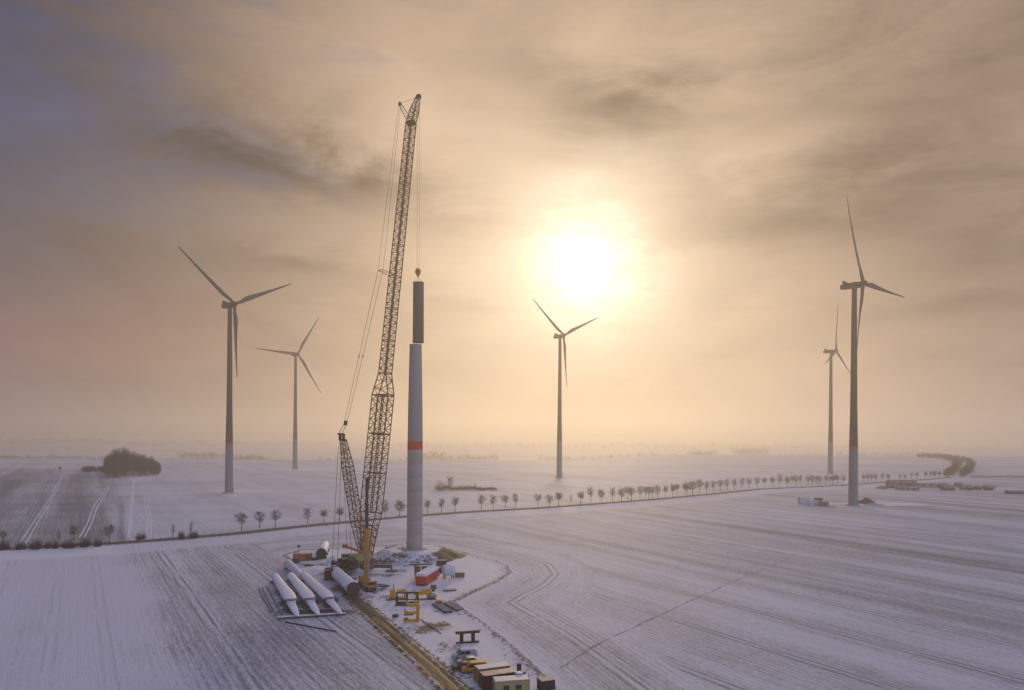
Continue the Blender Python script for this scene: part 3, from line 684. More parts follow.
def turbine(px, py, hubpy, psi, phi, label, band='redband'):
    g_ = ground(px, py); hub = at(px, hubpy, g_.y).z; t_ = thing('wind_turbine', label, 'wind turbine', (g_.x, g_.y, 0), 0, 'finished wind turbines in the fields')
    k_ = hub / 140
    bz = 37 * k_; ht = hub - 2.1
    rr = lambda z: np.interp(z, [0, 37 * k_, 60 * k_, ht], [2.95, 2.62, 2.15, 1.55])
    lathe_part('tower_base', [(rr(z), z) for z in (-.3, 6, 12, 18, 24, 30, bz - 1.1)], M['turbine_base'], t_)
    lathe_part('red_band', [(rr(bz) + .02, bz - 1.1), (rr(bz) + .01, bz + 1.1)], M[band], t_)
    lathe_part('tower_shaft', [(rr(z), z) for z in (bz + 1.1, 50 * k_, 60 * k_, 80 * k_, 100 * k_, 120 * k_, ht)], M['turbine_paint_shaded'], t_)
    MB().lathe([(4.6, -.2), (4.6, .5), (3.2, .8)], n=32).build('foundation', M['concrete'], t_)
    MB().box((2.95, -.3, 2.2), (.35, 1.3, 2.6), 0, .05).build('door', M['dark_steel'], t_)
    # nacelle, pointing along local +Y before yaw
    nc = bpy.data.objects.new('nacelle', None)
    m = MB(); rings = []
    for y, w, h_, zc in [(-8.6, 2.2, 2.4, .1), (-8.3, 3.0, 3.1, .1), (-5, 3.5, 3.6, .1), (1.0, 3.9, 4.0, .1), (3.2, 3.6, 3.7, 0), (4.0, 3.0, 3.1, 0)]:
        rings.append([Vector((math.copysign(abs(math.cos(a)) ** .45, math.cos(a)) * w / 2, y, zc + math.copysign(abs(math.sin(a)) ** .45, math.sin(a)) * h_ / 2)) for a in [2 * math.pi * q / 20 for q in range(20)]])
    nc = m.loft(rings[::-1]).build('nacelle', M['nacelle'], t_); nc.location = (0, 0, hub); nc.rotation_euler = (R(5) * 0, 0, -R(psi))
    cm = MB().prism([(-1.7, 1.9), (1.7, 1.9), (1.55, 3.9), (-1.55, 3.9)], -6.9, -6.2); cm.box((1.5, -5.5, 2.4), (.16, 2.2, 1.3)); cm.box((-1.5, -5.5, 2.4), (.16, 2.2, 1.3))
    cm.build('cooler', M['dark_steel'], nc)
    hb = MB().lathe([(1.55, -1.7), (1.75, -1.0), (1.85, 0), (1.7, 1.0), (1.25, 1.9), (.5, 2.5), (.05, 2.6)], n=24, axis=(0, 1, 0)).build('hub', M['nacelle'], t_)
    hm_ = Matrix.Translation((0, 0, hub)) @ Matrix.Rotation(-R(psi), 4, 'Z') @ Matrix.Rotation(R(5), 4, 'X') @ Matrix.Translation((0, 5.6, .1))
    hb.matrix_local = hm_
    for q in range(3):
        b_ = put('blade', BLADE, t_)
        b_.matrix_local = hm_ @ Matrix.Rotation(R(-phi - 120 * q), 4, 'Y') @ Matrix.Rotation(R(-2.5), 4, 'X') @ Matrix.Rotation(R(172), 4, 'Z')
    return t_
# local X of the rotor plane seen from the camera side is mirrored, hence the sign inside
turbine(853.2, 505.8, 285.5, 139, -27, 'nearest wind turbine at right with a red band, its nacelle pointing right')
turbine(229, 493, 305.5, 122, -55, 'large wind turbine at left, right of the dark copse')
turbine(559.3, 477.5, 336.5, 139, -55, 'pale wind turbine in the centre below the sun', 'dullband')
turbine(295, 469.3, 354.5, 134, 31, 'smaller distant wind turbine left of the crane, behind the left turbine', 'dullband')
turbine(830.4, 474.3, 351.5, 135, 8, 'distant wind turbine at right, left of the nearest right turbine', 'dullband')

# ------------------------------------------------------------------ new tower on its mound
tw = thing('unfinished_tower', 'tall grey tower stub with a red band on the snowy mound beside the crane', 'tower', (TW.x, TW.y, MH - .15))
def tz(py): return at(414.6, py, TW.y).z - (MH - .15)
bA, bB, tT = tz(449.3), tz(441), tz(344.5)
rad = lambda z: np.interp(z, [0, bA, bB + 12, tT], [2.86, 2.78, 2.62, 2.2])
zz = np.linspace(.3, bA, 8)
for a_, b_ in zip(zz[:-1], zz[1:]): MB().lathe([(rad(a_) - .05, a_), (rad(a_), a_ + .05), (rad(b_), b_ - .05), (rad(b_) - .05, b_)], n=48).build('concrete_ring', M['concrete'], tw)
MB().lathe([(rad(bA) + .015, bA), (rad(bB) + .015, bB)], n=48).build('red_band', M['redband'], tw)
zz = np.linspace(bB, tT, 4)
for a_, b_ in zip(zz[:-1], zz[1:]): MB().lathe([(rad(a_), a_), (rad(b_), b_)], n=48).build('steel_segment', M['tower'], tw)
MB().lathe([(4.9, -.3), (4.9, .25), (3.4, .4)], n=40).build('foundation', M['concrete'], tw)
MB().box((-2.75, .6, 2.1), (.3, 1.1, 2.4), R(-12), .04).build('door', M['dark_steel'], tw)
hs = thing('hoisted_tower_section', 'grey tower section hanging from the crane hook just above the tower stub', 'tower section', (at(418.2, 342.7, TW.y).x, TW.y, at(418, 342.7, TW.y).z))
hl = at(418, 282.5, TW.y).z - at(418, 342.7, TW.y).z
MB().lathe([(2.0, .12), (2.02, .12), (1.95, hl - .12)], n=48).build('shell', M['section_paint'], hs)
MB().lathe([(2.1, 0), (2.1, .16)], n=48).build('flange', M['dark_steel'], hs); MB().lathe([(2.03, hl - .16), (2.03, hl)], n=48).build('flange', M['dark_steel'], hs)

# ------------------------------------------------------------------ the big lattice crane
CC = ground(365.5, 571); CR = thing('lattice_crane', 'giant yellow-brown lattice boom crane towering beside the unfinished tower', 'crane', (CC.x, CC.y, 0))
o0 = Vector((CC.x, CC.y, 0))
def cp(mb, name, m_, parent=None):
    o = bpy.data.objects.new(name, None)
    mb.v = [tuple(Vector(v) - o0) for v in mb.v]; return mb.build(name, m_, parent or CR)
foot = at(366, 560, 224); neck = at(411, 123, 243); tip = at(418.3, 96.5, 247.5)
lean = Vector((neck.x - foot.x, neck.y - foot.y, 0)).normalized(); SV = Vector((lean.y, -lean.x, 0)); AX = (neck - foot).normalized(); DV = AX.cross(SV).normalized()
BL_ = (neck - foot).length
def bpt(py):   # distance along the boom at a picture height
    lo, hi = 0, 1
    for _ in range(40):
        m_ = (lo + hi) / 2; p_ = foot.lerp(neck, m_); y_ = HY - (p_.z - H) * F / p_.y
        if y_ > py: lo = m_
        else: hi = m_
    return lo * BL_
def lattice_section(p0, p1, w0, d0, w1, d1, sv, dv, bays, rc=.16, rl=.08, name='boom_section', parent=None, m_=None, frames=True):
    m_ = m_ or M['lattice']; la = MB(); cs_ = []
    def cor(f_): 
        c_ = p0.lerp(p1, f_); w = (w0 + (w1 - w0) * f_) / 2; d_ = (d0 + (d1 - d0) * f_) / 2
        return [c_ + sv * w + dv * d_, c_ - sv * w + dv * d_, c_ - sv * w - dv * d_, c_ + sv * w - dv * d_]
    prev = cor(0)
    for k_ in range(bays):
        nxt = cor((k_ + 1) / bays)
        for s_ in range(4):
            a, b_ = s_, (s_ + 1) % 4
            if (k_ + s_ // 2) % 2: a, b_ = b_, a
            la.tube(prev[a], nxt[b_], rl, rl, 4, False)
            if frames or k_ == bays - 1: la.tube(nxt[s_], nxt[(s_ + 1) % 4], rl * .9, rl * .9, 4, False)
        prev = nxt
    c0, c1 = cor(0), cor(1)
    for s_ in range(4): la.tube(c0[s_], c0[(s_ + 1) % 4], rl * 1.5, rl * 1.5, 4, False); la.tube(c1[s_], c1[(s_ + 1) % 4], rl * 1.5, rl * 1.5, 4, False)
    o = cp(la, name, m_, parent)
    for s_ in range(4): cp(MB().tube(c0[s_], c1[s_], rc, rc, 6), 'chord', m_, o)
    return o
B = lambda s_: foot + AX * s_
s_foot, s_a, s_b, s_c, s_d = 0, bpt(526), bpt(513), bpt(396), bpt(374)
lattice_section(B(0), B(s_a), 3.2, 1.4, 5.0, 3.0, SV, DV, 9, .22, .13)
lattice_section(B(s_a), B(s_b), 5.0, 3.0, 7.0, 3.1, SV, DV, 2, .18, .10)
# twin lower columns with cross frames
nseg = 3; L_ = (s_c - s_b) / nseg
for sgn in (-1, 1):
    for k_ in range(nseg):
        a = B(s_b + k_ * L_) + SV * (sgn * 2.25); b_ = B(s_b + (k_ + 1) * L_) + SV * (sgn * 2.25)
        lattice_section(a, b_, 2.5, 3.1, 2.5, 3.1, SV, DV, 8, .18, .095)
for k_ in range(nseg + 1):
    m = MB(); c_ = B(s_b + k_ * L_)
    for dd in (-1.55, 1.55): m.tube(c_ - SV * 3.5 + DV * dd, c_ + SV * 3.5 + DV * dd, .2, .2, 6)
    m.tube(c_ - SV * 1 - DV * 1.55, c_ + SV * 1 + DV * 1.55, .08); m.tube(c_ + SV * 1 - DV * 1.55, c_ - SV * 1 + DV * 1.55, .08)
    cp(m, 'cross_frame', M['lattice'])
lattice_section(B(s_c), B(s_d), 7.0, 3.1, 3.1, 3.1, SV, DV, 3, .2, .11)
n = 8; L_ = (BL_ - s_d) / n
for k_ in range(n):
    w = lambda f_: 3.1 - .5 * f_
    lattice_section(B(s_d + k_ * L_), B(s_d + (k_ + 1) * L_), w(k_ / n), w(k_ / n), w((k_ + 1) / n), w((k_ + 1) / n), SV, DV, 7, .19, .10)
# ladder and hose run inside the boom
m = MB()
for k_ in range(int((BL_ - s_d) / 1.6)): p_ = B(s_d + k_ * 1.6); m.tube(p_ - SV * .55, p_ + SV * .55, .04, .04, 4, False)
m.tube(B(s_d) - SV * .55, B(BL_) - SV * .55, .07); m.tube(B(s_d) + SV * .55, B(BL_) + SV * .55, .07)
cp(m, 'ladder', M['lattice'])
# head: neck block, forward jib and back strut
cp(MB().tube(B(BL_) - SV * 1.4, B(BL_) + SV * 1.4, .9, .9, 10), 'neck_block', M['dark_steel'])
jd = (tip - neck); ja = jd.normalized(); jv = ja.cross(SV).normalized()
lattice_section(neck, neck + jd * .42, 2.4, 2.4, 2.2, 2.6, SV, jv, 3, .16, .085, 'jib_section'); lattice_section(neck + jd * .42, tip, 2.2, 2.6, 1.3, .8, SV, jv, 4, .16, .085, 'jib_section')
m = MB()
for q in (-.5, 0, .5): m.lathe([(.75, -.12), (.85, -.1), (.85, .1), (.75, .12)], tip + SV * q + Vector((.1, .4, .2)), 16, SV)
cp(m, 'head_sheave', M['dark_steel'])
bs = at(399.8, 103.8, 237.5)
m = MB()
for sg in (-1, 1): m.tube(neck + SV * sg * 1.1, bs + SV * sg * .5, .14, .12, 6)
for q in range(1, 7): f_ = q / 7; m.tube((neck + SV * 1.1).lerp(bs + SV * .5, f_), (neck - SV * 1.1).lerp(bs - SV * .5, f_ - .08), .06)
m.box(bs, (.9, .9, .9)); cp(m, 'back_strut', M['lattice'])
cp(MB().tube(bs, tip, .06), 'stay_rope', M['rope'])
# mid strut that spreads the pendants
bm = B(bpt(277)); mt = at(380.6, 270, 231.5)
m = MB()
for sg in (-1, 1): m.tube(bm - lean * 1.5 + SV * sg * 1.3, mt + SV * sg * 1.1, .12, .1, 6)
m.tube(mt - SV * 1.2, mt + SV * 1.2, .12); m.tube(bm - lean * 1.5 + SV * 1.3, mt - SV * 1.1, .06); cp(m, 'mid_strut', M['lattice'])
# derrick
df = at(361.5, 550, 222); dt = at(343.2, 440, 215.0); dax = (dt - df).normalized(); ddv = dax.cross(SV).normalized()
lattice_section(df, df.lerp(dt, .22), 1.8, 1.0, 3.3, 1.9, SV, ddv, 4, .16, .09, 'derrick_section'); 
for a_, b_ in ((.22, .5), (.5, .76)): lattice_section(df.lerp(dt, a_), df.lerp(dt, b_), 3.3, 1.9, 3.3, 1.9, SV, ddv, 7, .16, .095, 'derrick_section')
lattice_section(df.lerp(dt, .76), dt, 3.3, 1.9, 1.8, 1.0, SV, ddv, 6, .16, .095, 'derrick_section')
dh = at(340.5, 434, 214.2)
m = MB()
for sg in (-.8, .8): m.box(dt.lerp(dh, .5) + SV * sg * .9, (1.1, .2, 2.2), math.atan2(lean.y, lean.x))
m.tube(dt - SV * 1.1, dt + SV * 1.1, .35, .35, 8); m.tube(dh - SV * 1.1, dh + SV * 1.1, .3, .3, 8); cp(m, 'derrick_head', M['dark_steel'])
pj = at(345.6, 423, 216.5)
m = MB(); m.box(pj, (.9, .9, 1.5)); cp(m, 'pendant_block', M['dark_steel'])
for sg in (-1, 1):
    cp(MB().tube(dh + SV * sg * .7, pj + SV * sg * .5, .09), 'pendant', M['rope'])
    cp(MB().tube(pj + SV * sg * .6, mt + SV * sg * 1.1, .075), 'pendant', M['rope'])
    cp(MB().tube(mt + SV * sg * 1.1, bs + SV * sg * .45, .06), 'pendant', M['rope'])
    q_ = pj.lerp(mt, .42) + SV * sg * .85; cp(MB().box(q_, (.3, .3, .7)), 'pendant_link', M['dark_steel'])
# ballast tray hung on the derrick, and hoist lines
bal = ground(331.5, 580)
for px1, py1, px0, py0, yy in ((331.5, 574, 338.5, 446, 209), (337, 574, 341.5, 447, 210), (347.2, 553, 342.8, 447, 213), (351.5, 553, 344.5, 450, 215)):
    cp(MB().tube(at(px0, py0, 214.5), at(px1, py1, yy), .075), 'ballast_rope', M['rope'])
for q in range(5):
    cp(MB().box(bal + Vector((0, 0, .45 + q * .62)), (4.2 - .12 * (q % 2), 2.6, .58), .35, .06), 'ballast_slab', M['counter'])
cp(MB().box(bal + Vector((0, 0, 3.7)), (.5, 3.0, .5), .35), 'ballast_beam', M['dark_steel'])
# hook block and rope
hk = at(418, 272.3, TW.y)
hx = at(418.1, 282.5, TW.y)
for sg in (-.42, .42): cp(MB().tube(tip + Vector((sg, .6, 0)), Vector((hk.x + sg, hk.y, hk.z + .8)), .05), 'hoist_rope', M['rope'])
m = MB().lathe([(.3, 1.5), (.95, .9), (1.1, .2), (.8, -.7), (.35, -1.4)], hk, 12); cp(m, 'hook_block', M['crane_yellow'])
m = MB()
for a in range(4): m.tube(hk + Vector((0, 0, -1.3)), Vector((hx.x + 1.7 * math.cos(a * 1.57 + .4), hx.y + 1.7 * math.sin(a * 1.57 + .4), hx.z)), .05)
cp(m, 'sling', M['rope'])
# superstructure and undercarriage
ra = math.atan2(lean.y, lean.x)
def off(a, b_, z): return Vector((CC.x, CC.y, z)) + lean * a + SV * b_
cp(MB().lathe([(3.0, 1.0), (3.0, 2.0), (2.2, 2.1), (2.2, 2.6)], Vector((CC.x, CC.y, 0)), 24), 'slewing_ring', M['machine'])
cp(MB().box(off(-2.5, 0, 3.3), (11, 3.4, 1.3), ra, .12), 'turntable', M['machine'])
cp(MB().box(off(-3.2, .2, 5.0), (6.2, 3.0, 2.1), ra, .15), 'engine_house', M['greenish'])
cp(MB().box(off(2.6, -2.3, 4.4), (2.4, 1.5, 2.3), ra, .2), 'cab', M['crane_yellow']); cp(MB().box(off(3.72, -2.3, 4.8), (.1, 1.25, 1.1), ra), 'windscreen', M['glass'])
for q in range(3): cp(MB().lathe([(.9, -1.2), (.9, -1.0), (.55, -1.0), (.55, 1.0), (.9, 1.0), (.9, 1.2)], off(-6.4 + q * 1.0 - (q == 2) * 9, 0, 4.7), 16, SV), 'winch', M['dark_steel'])
for q in range(4):
    for sg in (-1, 1): cp(MB().box(off(-8.2, sg * 1.9, 2.7 + q * .72), (2.4, 2.6, .68), ra, .06), 'counterweight', M['counter'])
for a_ in (-4, 78, 165, 236):
    dv = Vector((math.cos(R(a_)), math.sin(R(a_)), 0)); e_ = Vector((CC.x, CC.y, 1.6)) + dv * 8.6
    m = MB(); m.box(Vector((CC.x, CC.y, 1.75)) + dv * 5.2, (7.2, 1.1, 1.15), R(a_), .08); o = cp(m, 'outrigger', M['grey_beam'])
    cp(MB().tube(e_, Vector((e_.x, e_.y, .5)), .28, .28, 10), 'jack', M['dark_steel'], o)
    cp(MB().box((e_.x, e_.y, .3), (3.4, 2.6, .35), R(a_), .04), 'pad', M['matgrey'], o)

# ------------------------------------------------------------------ yellow telescopic crane in front
g_ = ground(367, 589); K = thing('telescopic_crane', 'yellow mobile crane with its telescopic boom upright in front of the lattice crane', 'crane', (g_.x, g_.y, 0), R(-62))
zt = lambda py: at(364, py, g_.y + 3).z
MB().box((0, 0, 1.15), (9.5, 2.7, .9), 0, .12).build('chassis', M['machine'], K)
MB().box((3.9, 0, 2.1), (2.0, 2.5, 1.7), 0, .25).build('driving_cab', M['crane_yellow'], K)
MB().box((4.92, 0, 2.5), (.06, 2.1, .8)).build('windscreen', M['glass'], K)
MB().box((-2.2, 0, 2.35), (4.0, 2.4, 1.3), 0, .15).build('superstructure', M['crane_yellow'], K)
MB().box((-4.1, 0, 2.3), (.9, 2.5, 1.5), 0, .08).build('counterweight', M['counter'], K)
for x in (-3.6, -1.4, 1.6, 3.6):
    for sg in (-1, 1):
        w = MB().lathe([(.35, -.22), (.62, -.22), (.66, -.1), (.66, .1), (.62, .22), (.35, .22)], (x, sg * 1.22, .66), 18, (0, 1, 0)).build('wheel', M['tyre'], K)
        MB().lathe([(.34, -.2), (.34, .2)], (x, sg * 1.22, .66), 12, (0, 1, 0)).build('rim', M['rim'], w)
for x in (-4.3, 2.4):
    for sg in (-1, 1):
        o = MB().box((x, sg * 2.6, .95), (.4, 3.0, .35)).build('outrigger', M['machine'], K); MB().tube((x, sg * 4.0, 1.1), (x, sg * 4.0, .2), .14, .14, 8).build('jack', M['dark_steel'], o); MB().box((x, sg * 4, .18), (1.3, 1.3, .16)).build('pad', M['matgrey'], o)
mz = zt(528); tz_ = zt(480)
pb = Vector((-1.7, .3, 0))
MB().box((pb.x, pb.y, (2.4 + mz) / 2), (1.5, 1.3, mz - 2.4), 0, .2).build('boom_base', M['crane_yellow'], K)
MB().box((pb.x, pb.y, (mz + mz + (tz_ - mz) * .55) / 2), (1.0, .9, (tz_ - mz) * .55), 0, .12).build('boom_stage', M['dark_steel'], K)
MB().box((pb.x, pb.y, (mz + (tz_ - mz) * .55 + tz_) / 2), (.8, .7, (tz_ - mz) * .45), 0, .1).build('boom_stage', M['dark_steel'], K)
MB().box((pb.x + .2, pb.y, tz_ + .3), (1.3, .9, .9), 0, .1).build('boom_head', M['dark_steel'], K)
MB().tube((.4, .3, 2.6), (-1.2, .3, mz * .62), .18, .18, 8).build('luffing_ram', M['rim'], K)

# orange crane arm behind the mast
g_ = ground(353, 572); K = thing('loader_crane', 'orange loader crane with its jib reaching left behind the yellow mast', 'loader', (g_.x, g_.y, 0), R(10))
MB().box((-.5, 0, 1.3), (5.2, 2.3, 1.5), 0, .2).build('body', M['orange'], K)
a_ = at(365, 553.5, g_.y) - g_; b_ = at(345, 546, g_.y) - g_; iv = Matrix.Rotation(R(-10), 3, 'Z'); a_, b_ = iv @ a_, iv @ b_
MB().tube((1.8, 0, 2), a_, .45, .4, 6).build('column', M['orange'], K)
MB().tube(a_, b_, .5, .42, 6).build('jib', M['orange'], K); MB().box(b_, (1.7, 1.0, 1.3), 0, .15).build('jib_head', M['orange'], K)
for x in (-2.2, 1.4):
    for sg in (-1, 1): MB().lathe([(.3, -.2), (.6, -.2), (.6, .2), (.3, .2)], (x, sg * 1.1, .6), 16, (0, 1, 0)).build('wheel', M['tyre'], K)

# ------------------------------------------------------------------ rotor blades lying on the ground
def lying_blade(fpx, fpy, tpx, tpy, label):
    a = ground(fpx, fpy, 1.6); b_ = ground(tpx, tpy, .9); L = (b_ - a).xy.length; rz = math.atan2(b_.y - a.y, b_.x - a.x)
    t_ = thing('rotor_blade', label, 'rotor blade', (a.x, a.y, 0), rz, 'rotor blades laid out by the mud track')
    # local +x runs to the tip; +y is the camera-right... edge that swells
    def ring(f_, wl, wr, h_, zc, n=18):
        c_ = (wl - wr) / 2; w = (wl + wr) / 2 * 1.1
        return [Vector((f_ * L, c_ + math.cos(2 * math.pi * q / n) * w, zc + math.sin(2 * math.pi * q / n) * h_ / 2)) for q in range(n)]
    M_ = MB().loft([ring(f_, *q) for f_, *q in [(0, .55, .55, 1.1, 1.6), (.006, .85, .85, 1.75, 1.6), (.02, 1.0, 1.0, 2.0, 1.6), (.12, 1.1, 1.05, 2.05, 1.6), (.28, 1.35, 1.1, 2.0, 1.6), (.42, 1.7, 1.1, 1.85, 1.55), (.56, 2.1, 1.1, 1.65, 1.5), (.64, 2.0, 1.05, 1.5, 1.45), (.70, 1.55, 1.0, 1.3, 1.4), (.745, 1.2, .98, 1.2, 1.35)]][::-1])
    M_.build('blade_body', M['white'], t_)
    MB().loft([ring(f_, *q) for f_, *q in [(.755, 1.05, .95, 1.15, 1.3), (.82, 1.0, .85, 1.0, 1.2), (.9, .82, .72, .75, 1.05), (.96, .6, .5, .5, .95), (.99, .36, .32, .3, .92), (1, .16, .16, .14, .9)]][::-1]).build('blade_tip', M['white'], t_)
    m = MB()
    for f_ in (.742, .768):
        for yy in (-1.35, 1.55): m.box((f_ * L, yy, 1.15), (.22, .22, 2.3))
        m.box((f_ * L, .1, 2.25), (.2, 3.1, .2)); m.box((f_ * L, .1, .2), (.3, 3.4, .3))
    for yy in (-1.35, 1.55): m.box((.755 * L, yy, .2), (2.2, .24, .28)); m.box((.755 * L, yy, 2.2), (1.6, .18, .18))
    m.build('transport_frame', M['grey_beam'], t_)
    MB().box((.035 * L, 0, .3), (1.0, 3.0, .6), 0, .05).build('root_cradle', M['wood'], t_)
    MB().box((.4 * L, 0, .3), (.8, 2.6, .6), 0, .05).build('cradle', M['wood'], t_)
    return t_
lying_blade(275, 576, 297.5, 616, 'leftmost of the three white rotor blades lying on the snow')
lying_blade(290.3, 575, 318.5, 614.8, 'middle one of the three white rotor blades lying on the snow')
lying_blade(303.5, 574.5, 341, 613.8, 'rightmost of the three white rotor blades, nearest the big tube')
a = ground(287.5, 563, 1.5); b_ = ground(300, 576, 1.3); K = thing('blade_section', 'frosted blue-white blade section lying behind the three rotor blades', 'blade section', (a.x, a.y, 0), math.atan2(b_.y - a.y, b_.x - a.x)); L = (b_ - a).xy.length
MB().lathe([(.6, 0), (1.15, .1), (1.3, .5), (1.35, L * .4), (1.15, L * .75), (.9, L)], (0, 0, 1.5), 24, (1, 0, 0)).build('shell', M['frost'], K)
for f_ in (.12, .5, .85): MB().box((L * f_, 0, .28), (.6, 2.6, .56)).build('cradle', M['wood'], K)
# beams under and beside the blades
a = ground(277, 619.5); b_ = ground(346, 615.0); K = thing('snowy_beam', 'long snow-covered beam lying across the tips of the three rotor blades', 'beam', ((a + b_) / 2), math.atan2(b_.y - a.y, b_.x - a.x)); L = (b_ - a).length
MB().box((0, 0, .28), (L, .8, .5), 0, .06).build('beam_body', M['wood'], K); MB().box((0, 0, .6), (L - .2, .74, .16), 0, .06).build('snow_cover', M['snow'], K)
a = ground(285, 622.5); b_ = ground(336, 632); K = thing('timber_pole', 'dark timber pole lying on the snow below the blade tips', 'pole', ((a + b_) / 2), math.atan2(b_.y - a.y, b_.x - a.x)); MB().tube((-(b_ - a).length / 2, 0, .16), ((b_ - a).length / 2, 0, .16), .2, .14, 6).build('log', M['rust'], K)
for q, (x0, y0, x1, y1) in enumerate([(262, 588, 276, 616), (258.5, 588.5, 271, 612), (267, 587, 282, 615)]):
    a = ground(x0, y0); b_ = ground(x1, y1); tag(MB().box((a + b_) / 2 + Vector((0, 0, .12)), ((b_ - a).length, .35, .2), math.atan2(b_.y - a.y, b_.x - a.x)).build('ground_plank', M['matgrey']), ['middle', 'outermost', 'innermost'][q] + ' dark plank lying left of the rotor blades', 'plank', 'planks left of the blades')

# ------------------------------------------------------------------ tower sections lying on the ground
def lying_section(a, b_, r_, label, endmat):
    K = thing('tower_section', label, 'tower section', (a.x, a.y, 0), math.atan2(b_.y - a.y, b_.x - a.x)); L = (b_ - a).xy.length
    MB().lathe([(r_ - .02, 0), (r_, .02), (r_, L * .33), (r_ * .985, L * .66), (r_ * .97, L - .02)], (0, 0, r_ + .35), 48, (1, 0, 0)).build('shell', M['white'], K)
    MB().lathe([(r_ + .06, -.28), (r_ + .06, .2)], (0, 0, r_ + .35), 48, (1, 0, 0)).build('end_cover', endmat, K); MB().lathe([(r_ + .04, L - .2), (r_ + .04, L + .1)], (0, 0, r_ + .35), 48, (1, 0, 0)).build('flange', M['dark_steel'], K)
    for f_ in (.1, .5, .88): MB().box((L * f_, 0, .35), (.9, r_ * 2, .7), 0, .05).build('cradle', M['counter'], K)
    return K
lying_section(at(353.3, 591, 188.5), at(335.5, 575.5, 211), 1.75, 'long white tower tube with brown covered end lying beside the mud track', M['tarp'])
lying_section(at(321.3, 555, 243), at(324.8, 551.3, 262), 1.8, 'white tube with dark end lying at the back of the site, left of the crane', M['black'])

# ------------------------------------------------------------------ site things
def container(px, py, L, Wd, Hh, rz, m_, name, label, cat='container', door=True, win=0, roof=None, group=None, corner=True):
    g_ = ground(px, py); K = thing(name, label, cat, (g_.x, g_.y, gz_at(g_.x, g_.y)), rz, group)
    b = MB(); n = max(6, int(L / .45)); pts = []
    # corrugated long walls
    for q in range(n * 2 + 1):
        x = -L / 2 + .12 + (L - .24) * q / (n * 2); pts.append((x, Wd / 2 - (.05 if q % 2 else .0)))
    ring = pts + [(x, -y) for x, y in pts[::-1]]
    nn = len(ring); vs = [(x, y, .2) for x, y in ring] + [(x, y, Hh - .1) for x, y in ring]
    b.add(vs, [(q, nn + q, nn + (q + 1) % nn, (q + 1) % nn) for q in range(nn)]); b.build('wall_panel', m_, K)
    MB().box((0, 0, Hh - .02), (L - .05, Wd - .05, .16), 0, .05).build('roof', roof or m_, K)
    f = MB()
    for sx in (-1, 1):
        for sy in (-1, 1): f.box((sx * (L / 2 - .08), sy * (Wd / 2 - .08), Hh / 2 + .04), (.18, .18, Hh - .05))
        f.box((0, sx * (Wd / 2 - .07), .12), (L - .3, .14, .2)); f.box((sx * (L / 2 - .07), 0, .12), (.14, Wd - .3, .2)); 
    f.build('frame', m_, K)
    if door:
        for sy in (-1, 1):
            dd = MB().box((-L / 2 - .03, sy * Wd / 4, Hh / 2), (.08, Wd / 2 - .14, Hh - .4), 0, .02).build('door', m_, K); MB().tube((-L / 2 - .1, sy * .25, .35), (-L / 2 - .1, sy * .25, Hh - .3), .035, .035, 6).build('lock_bar', M['rim'], dd)
    for q in range(win):
        x = (q - (win - 1) / 2) * 2.2; w = MB().box((x, -Wd / 2 - .03, 1.55), (1.15, .09, 1.0)).build('window', M['cream'], K); MB().box((x, -Wd / 2 - .085, 1.55), (.98, .03, .83)).build('pane', M['glass'], w)
    return K
# orientation of the compound by the vans: long axis a little off the picture plane
RA = R(22)
container(492, 679.5, 6.1, 2.45, 2.6, RA, M['ochre'], 'shipping_container', 'ochre container with snowy roof at the back of the container row')
container(497.5, 686.5, 6.1, 2.45, 2.6, RA, M['maroon'], 'shipping_container', 'dark red container with thin snow on its roof, beside the ochre one')
container(509.5, 684.2, 3.0, 2.2, 2.0, RA, M['cream'], 'storage_box', 'small cream box between the dark red container and the office cabin', 'box', False)
container(511, 693.5, 6.1, 2.5, 2.7, R(12), M['cream'], 'site_cabin', 'pale yellow office cabin with windows at the bottom of the picture', 'cabin', True, 2)
container(300, 560.5, 4.2, 2.4, 2.5, R(-8), M['orange'], 'shipping_container', 'small rusty red container behind the rotor blades at the back', 'container', True)
container(306.5, 560.2, 3.0, 2.4, 2.5, R(-8), M['brownbox'], 'storage_box', 'brown box standing right of the small rusty red container', 'box', False)
container(441.5, 566.5, 3.4, 2.2, 2.1, R(5), M['black'], 'storage_box', 'dark box on the pad behind the white tank', 'box', False)
container(438.7, 573.0, 1.9, 1.8, 2.0, R(5), M['black'], 'storage_box', 'small black box between the red trailer and the white tank', 'box', False)
container(459.7, 577.0, 3.0, 1.6, 1.4, R(5), M['brownbox'], 'storage_box', 'low brown crate right of the white tank', 'crate', False)
container(546, 690.5, 2.6, 2.0, 1.9, RA, M['black'], 'storage_box', 'black crate with snow on top at the bottom edge, right of the cabins', 'crate', False)
container(438.8, 604.8, 1.8, 1.5, 1.2, R(8), M['orange'], 'storage_box', 'orange box at the head of the timber mats', 'box', False)
# white box on the cabin roof
g_ = ground(520, 689); K = thing('roof_tank', 'white square tank standing behind the office cabin', 'tank', (g_.x - .2, g_.y, 0), RA)
MB().box((0, 0, .35), (1.3, 1.2, .5)).build('pallet', M['wood'], K); MB().box((0, 0, 1.8), (1.25, 1.15, 2.4), 0, .12).build('body', M['tank'], K)
for x in (-.66, -.22, .22, .66): MB().tube((x, -.62, .6), (x, -.62, 3.0), .035, .035, 4).build('cage_bar', M['rim'], K)
